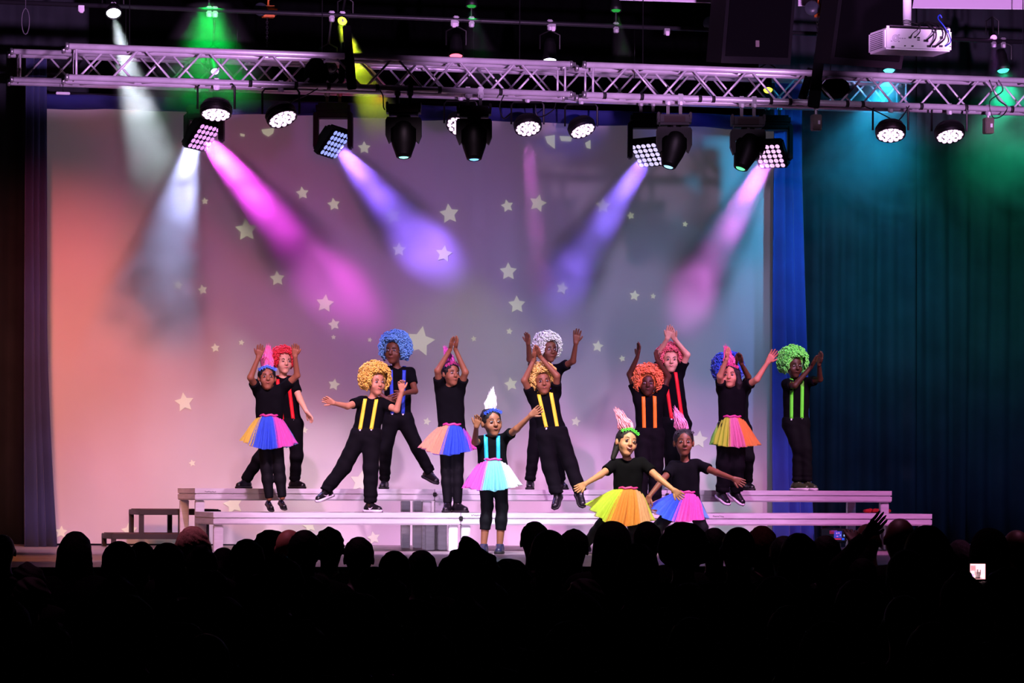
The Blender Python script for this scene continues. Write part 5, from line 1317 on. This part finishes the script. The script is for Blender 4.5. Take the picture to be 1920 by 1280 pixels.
AUD = [
 (6, 1001, 44, None, 'bald audience head lit dull red at the far left edge', 'black', 'mid'),
 (140, 998, 70, 'long', 'audience member with long dark hair, first tall silhouette at the left'),
 (52, 1054, 78, 'curly', 'curly-haired audience silhouette low at the left, under the navy curtain'),
 (224, 1014, 70, 'short', 'short-haired audience silhouette below the lower black step at the left'),
 (265, 1015, 42, 'short', 'small audience head peeking up just right of the step silhouette'),
 (311, 1017, 75, 'short', 'round-headed audience silhouette left of the blonde woman'),
 (361, 988, 68, 'bob', 'blonde woman in the audience, hair lit purple-pink', 'blonde', 'pale'),
 (378, 1019, 72, 'bun', 'audience silhouette with a small hair bun in front of the blonde woman'),
 (418, 1026, 46, 'tail', 'small audience silhouette with an earring glint, right of the blonde woman'),
 (463, 1010, 72, 'short', 'round dark audience head below the dangling flat shoes'),
 (508, 992, 60, 'afro', 'dark afro head in the audience, left of the pinkish bald head'),
 (541, 992, 42, None, 'pinkish bald head half hidden between two dark audience heads', 'grey', 'pale'),
 (572, 993, 66, 'short', 'dark round audience head just right of the pinkish bald head'),
 (617, 990, 52, 'spiky', 'spiky-haired audience silhouette left of the middle deck legs'),
 (673, 1006, 58, 'short', 'egg-shaped audience head below the striding boy'),
 (739, 1032, 66, 'short', 'audience silhouette below the middle deck legs, left of the pair', ),
 (789, 1031, 62, 'short', 'audience silhouette below the middle deck legs, right of the pair'),
 (880, 1004, 118, 'afrobun', 'big-haired woman with a top bun at the centre girl\'s feet'),
 (1003, 977, 50, 'short', 'audience head showing an ear, just right of the centre girl'),
 (1028, 992, 78, None, 'large smooth bald audience head right of the centre girl'),
 (1075, 991, 52, 'cap', 'audience head in a cap left of the lunging girl\'s leg'),
 (1148, 974, 60, 'hood', 'hooded audience silhouette hiding the lunging girl\'s feet'),
 (1213, 977, 56, 'short', 'audience head between the two front girls'),
 (1282, 977, 92, 'afro', 'broad afro silhouette below the crouching girl'),
 (1340, 989, 44, 'short', 'small audience head right of the broad afro'),
 (1385, 987, 70, None, 'smooth shaved audience head below the jumping girl'),
 (1430, 987, 50, 'bob', 'reddish-haired audience head right of the shaved head', 'auburn', 'mid'),
 (1470, 1004, 64, 'short', 'double-humped dark head in front of the grey-haired person', ),
 (1500, 1001, 46, 'bob', 'grey-haired person in the audience below the blue curtain', 'grey', 'mid'),
 (1628, 981, 52, None, 'pale bald head lit pink-violet right of the raised phone', 'grey', 'pale'),
 (1690, 971, 60, None, 'large bald reddish head below the right end of the decks', 'black', 'mid'),
 (1740, 988, 92, 'long', 'tall long-haired silhouette at the right, below the lower deck end'),
 (1802, 1013, 44, 'bob', 'small greyish head between the long-haired silhouette and the cap', 'grey', 'mid'),
 (1855, 987, 75, 'hood', 'audience silhouette in a rounded hat above the bright phone'),
 (1908, 993, 50, None, 'bald head lit dull red at the far right edge', 'black', 'mid'),
 (522, 1038, 84, 'curly', 'dim reddish curly head in the second row of silhouettes, left of centre', 'auburn'),
 (702, 1062, 84, 'short', 'dim round head low in front of the pair below the deck legs'),
 (955, 1046, 92, 'afro', 'dim round head low beneath the centre girl'),
 (1195, 1018, 84, 'short', 'dark head in front of the hooded silhouette'),
 (1700, 1030, 84, 'short', 'round dark head in front of the large bald reddish head'),
 (388, 1187, 122, None, 'closest bald head with a faint violet rim at the lower left'),
 (1895, 1062, 110, 'afro', 'large dark head at the lower right beside the bright phone'),
]
# people with raised arms and phones
def at_person(t, D, u, v):
    p = CAM + ray(u, v) * D; return t.matrix_world.inverted() @ p
def phone_user(u, v, w, kind, row, hand_uv, label, tilt, left=None, **k):
    for dr in (0, 1, -1, 2, -2, 3, -3):
        if all(abs((u - 960) / FPX * ROWS[row + dr] - q) > .56 for q in taken[row + dr]): row += dr; break
    D = ROWS[row]; p = CAM + ray(u, v) * D; sc = (p.z + 1) / 1.262
    M = Matrix.LocRotScale(Vector((p.x, p.y, -1.0)), Matrix.Rotation(-AY + 1e-9, 3, 'Z').to_quaternion(), Vector((sc, sc, sc))).inverted()
    arms = []
    for sg, hp in ((-1, left), (1, hand_uv)):
        if hp is None: arms.append(((sg * .20, -.01, .90), (sg * .26, .05, .64), (sg * .14, .30, .58), (sg * .10, .40, .56))); continue
        q = M @ (CAM + ray(hp[0], hp[1]) * (D + hp[2])); e = M @ (CAM + ray(hp[3], hp[4]) * (D + hp[5]))
        w_ = q - (q - e).normalized() * .15
        arms.append(((sg * .20, -.01, .90), tuple(e), tuple(w_), tuple(q)))
    spectator(u, v, w, kind, label, row=row, turn=1e-4, custom=seated(arms), **k); return D
DP1 = phone_user(1549, 1003, 58, 'short', 3, (1592, 990, .46, 1612, 1042, .2), 'short-haired person holding up a phone in a pale frame, below the blue curtain', 0, skin='mid')
phone_user(1618, 1046, 66, 'short', 3, (1657, 966, .10, 1572, 1062, .10), 'person stretching a hand up to the right, beside the two bald heads', 0, skin='dark', cloth='grey', hair='black')
DP2 = phone_user(1822, 1110, 92, 'long', 7, (1848, 1088, .40, 1880, 1150, .2), 'person holding the bright low phone at the right', 0, skin='dark')
for a in AUD: spectator(*a)
GEN = 'audience member lost in the darkness at the bottom of the picture'
rr_ = random.Random(11)
for (v, w, n, off) in ((1078, 88, 11, 60), (1120, 104, 9, 20), (1165, 122, 8, 110)):
    for k in range(n):
        u = off + k * 1900 / n + rr_.uniform(-25, 25)
        spectator(u, v + rr_.uniform(-12, 14), w, rr_.choice(['short', 'short', 'curly', 'bun', 'long', None, 'bob', 'afro']), GEN, rr_.choice(['black', 'brown']), 'dark', rr_.choice(['black', 'navy', 'black', 'grey']), group='audience lost in the dark')
# phones
def phone(u, v, D, w, h, label, patches, frame='#c8c0cc', es=1.3, base='#14101c'):
    p = CAM + ray(u, v) * D; t = thing('phone', label, 'phone', p, -AY)
    MB().box((0, 0, 0), (w, .009, h), bev=.003).build('phone_case', mat('phone_case_' + frame.strip('#'), frame, .35), t)
    MB().box((0, -.0048, 0), (w * .94, .002, h * .90)).build('phone_screen', mat('phone_screen_' + base.strip('#'), '#050505', .2, emit=base, es=es), t)
    for i, (x, z, a, b, c) in enumerate(patches):
        MB().box((x * w, -.0062, z * h), (a * w, .001, b * h)).build('screen_picture', mat('screen_px_' + c.strip('#'), '#050505', .3, emit=c, es=es), t)
    return t
phone(1563, 1003, DP1 + .50, .150, .078, 'phone in a pale frame filming the stage, below the blue curtain',
      [(.02, .30, .22, .12, '#6a2a90'), (.16, .05, .30, .50, '#3a38a8'), (.12, .14, .06, .12, '#c878d8'), (.20, .16, .05, .10, '#e080b0'), (.26, .0, .05, .12, '#8890f0'), (.14, -.08, .07, .08, '#d060c0'), (-.06, .22, .20, .25, '#701838'), (.40, .30, .05, .10, '#c8ffd8'), (.40, -.02, .045, .14, '#8898c8'), (.12, -.28, .34, .10, '#b02858'), (.36, -.28, .10, .16, '#2848d0')])
phone(1833, 1071, DP2 + .46, .078, .082, 'bright phone low at the right showing a pink picture of the stage',
      [(.0, .05, .9, .8, '#ffc8d0'), (-.28, .20, .30, .30, '#e03a50'), (.0, -.22, .30, .40, '#28101c'), (-.02, .0, .10, .24, '#401828'), (.34, -.30, .16, .22, '#fff0f4'), (-.32, -.30, .14, .3, '#b890ff'), (.16, -.05, .05, .3, '#602030'), (-.16, -.06, .05, .3, '#602030')], frame='#0a0a0c', es=1.6, base='#f0a0a8')
# ---------------------------------------------------------------- smoke in the air
def smoke_mat(name, dens, L, r0, k, nscale=2.5, aniso=0.3, contrast=(.35, .75), zfade=.75, lo=.12, tint=(1, 1, 1), z0=0.0):
    m = bpy.data.materials.new(name); m.use_nodes = True; nt = m.node_tree; nt.nodes.clear(); N = nt.nodes.new; K = nt.links.new
    out = N('ShaderNodeOutputMaterial'); vs = N('ShaderNodeVolumeScatter'); vs.inputs['Color'].default_value = (*tint, 1); vs.inputs['Anisotropy'].default_value = aniso
    K(vs.outputs[0], out.inputs['Volume'])
    tc = N('ShaderNodeTexCoord'); sep = N('ShaderNodeSeparateXYZ'); K(tc.outputs['Object'], sep.inputs[0])
    def mth(op, a, b=None, c=None):
        n = N('ShaderNodeMath'); n.operation = op
        for i, x in enumerate((a, b, c)):
            if x is None: continue
            if isinstance(x, (int, float)): n.inputs[i].default_value = x
            else: K(x, n.inputs[i])
        return n.outputs[0]
    x, y, z = sep.outputs
    rr = mth('SQRT', mth('ADD', mth('MULTIPLY', x, x), mth('MULTIPLY', y, y)))
    q = mth('DIVIDE', rr, mth('MULTIPLY_ADD', z, k, r0))
    mr = N('ShaderNodeMapRange'); mr.interpolation_type = 'SMOOTHSTEP'; K(q, mr.inputs[0]); mr.inputs[1].default_value = 1.0; mr.inputs[2].default_value = .45
    zf = N('ShaderNodeMapRange'); zf.interpolation_type = 'SMOOTHSTEP'; K(z, zf.inputs[0]); zf.inputs[1].default_value = L; zf.inputs[2].default_value = L * zfade
    zs = N('ShaderNodeMapRange'); K(z, zs.inputs[0]); zs.inputs[1].default_value = 0; zs.inputs[2].default_value = max(.02, z0)
    n = N('ShaderNodeTexNoise'); n.inputs['Scale'].default_value = nscale; n.inputs['Detail'].default_value = 3; n.inputs['Distortion'].default_value = .8; K(tc.outputs['Object'], n.inputs['Vector'])
    nr = N('ShaderNodeMapRange'); K(n.outputs['Fac'], nr.inputs[0]); nr.inputs[1].default_value = contrast[0]; nr.inputs[2].default_value = contrast[1]; nr.inputs[3].default_value = lo; nr.inputs[4].default_value = 1
    d = mth('MULTIPLY', mth('MULTIPLY', mr.outputs[0], zf.outputs[0]), mth('MULTIPLY', nr.outputs[0], zs.outputs[0]))
    K(mth('MULTIPLY', d, dens), vs.inputs['Density'])
    return m
def smoke(apex, target, L, deg, dens, label, r0=.06, name='smoke_plume', **kw):
    apex = Vector(apex); d = (Vector(target) - apex).normalized(); k = math.tan(math.radians(deg / 2))
    n = 20; m = MB().lathe([(r0, 0), (r0 + L * k, L)], n)
    o = m.build(name, smoke_mat('smoke', dens, L, r0, k, **kw), label=label, cat='smoke', kind='stuff', loc=apex, smooth=False)
    o.rotation_mode = 'QUATERNION'; o.rotation_quaternion = d.to_track_quat('Z', 'Y')
    return o
def beam(src, uvY, L, deg, dens, label, color, power, sdeg=None, r0=.06, light=True, lrad=.03, **kw):
    tgt = atY(*uvY)
    smoke(src, tgt, L, deg, dens, label, r0, **kw)
    if light: spot('beam_light', src, tgt, color, power, sdeg or deg, .9, lrad)
beam(SRC['magenta'], (590, 500, YR + .9), 1.9, 21, 5.5, 'magenta smoke beam from the leftmost LED panel', (1, .07, .95), 9500, 19, r0=.15, lrad=.08)
beam(SRC['blue'], (775, 440, YR + .9), 1.6, 22, 4.0, 'blue-violet smoke beam from the second LED panel', (.26, .12, 1), 4500, 20, r0=.15, lrad=.08)
beam(SRC['violet'], (1075, 500, YR + .9), 1.9, 20, 4.2, 'violet smoke beam from the third LED panel', (.25, .14, 1), 3000, 18, r0=.15, lrad=.08)
beam(SRC['pink'], (1325, 500, YR + .8), 1.8, 20, 4.2, 'pink smoke beam from the rightmost LED panel', (.9, .22, 1), 2600, 18, r0=.15, lrad=.08)
beam(SRC[213], (286, 300, YP + .6), 1.75, 26, 3.6, 'pale grey smoke beam from the upper left white lamp', (.8, .9, 1), 1000, 24, r0=.05, z0=1.0)
beam(SRC[642], (708, 220, YP + .5), 1.25, 24, 5.0, 'yellow-green smoke beam behind the black strap', (.8, 1, .03), 900, 22, r0=.04)
beam(atY(372, 225, YR + .1), (305, 500, YR + .7), 2.2, 32, 4.6, 'pale blue smoke beam below the left end of the rear truss', (.5, .55, 1), 2800, 30, r0=.06)
beam(SRC[392], (395, 110, YP), .95, 66, 2.0, 'green smoke glow at the upper left', (.0, 1, .1), 190, 62, r0=.2, lrad=.12, nscale=1.5)
beam(SRC[884], (900, 120, YP), .7, 44, 1.0, 'faint green smoke glow at the top centre', (.0, 1, .1), 14, 40, r0=.04)
beam(SRC[1155], (1170, 120, YP), .6, 26, 1.6, 'faint green smoke beam right of top centre', (.1, 1, .05), 12, 22, r0=.03)
beam(SRC[1863], (1864, 130, YP), .35, 20, 3, 'short violet smoke beam at the upper right', (.6, .1, 1), 10, 18, r0=.02)
beam(atY(990, 262, YR), (1015, 560, YR + .5), 1.6, 16, 1.4, 'faint pink smoke beam under the centre par can', (1, .2, .9), 380, 15, r0=.11, lrad=.06)
beam(atY(895, 225, YR), (900, 560, YR + .3), 1.8, 6, 1.6, 'thin blue smoke streak left of centre', (.3, .5, 1), 120, 5, r0=.04)
# drifting smoke in front of the dark drapes, lit by the cyan and aqua lamps
beam(SRC[1667], (1600, 420, 2.6), 2.2, 44, 1.3, 'teal haze drifting in front of the black drapes', (.02, .42, .75), 700, 42, r0=.1, nscale=1.6, lo=.05)
beam(SRC[1881], (1900, 420, 2.6), 2.0, 44, 1.3, 'green haze drifting in front of the drapes at the far right', (.02, .8, .4), 420, 42, r0=.1, nscale=1.6, lo=.05)
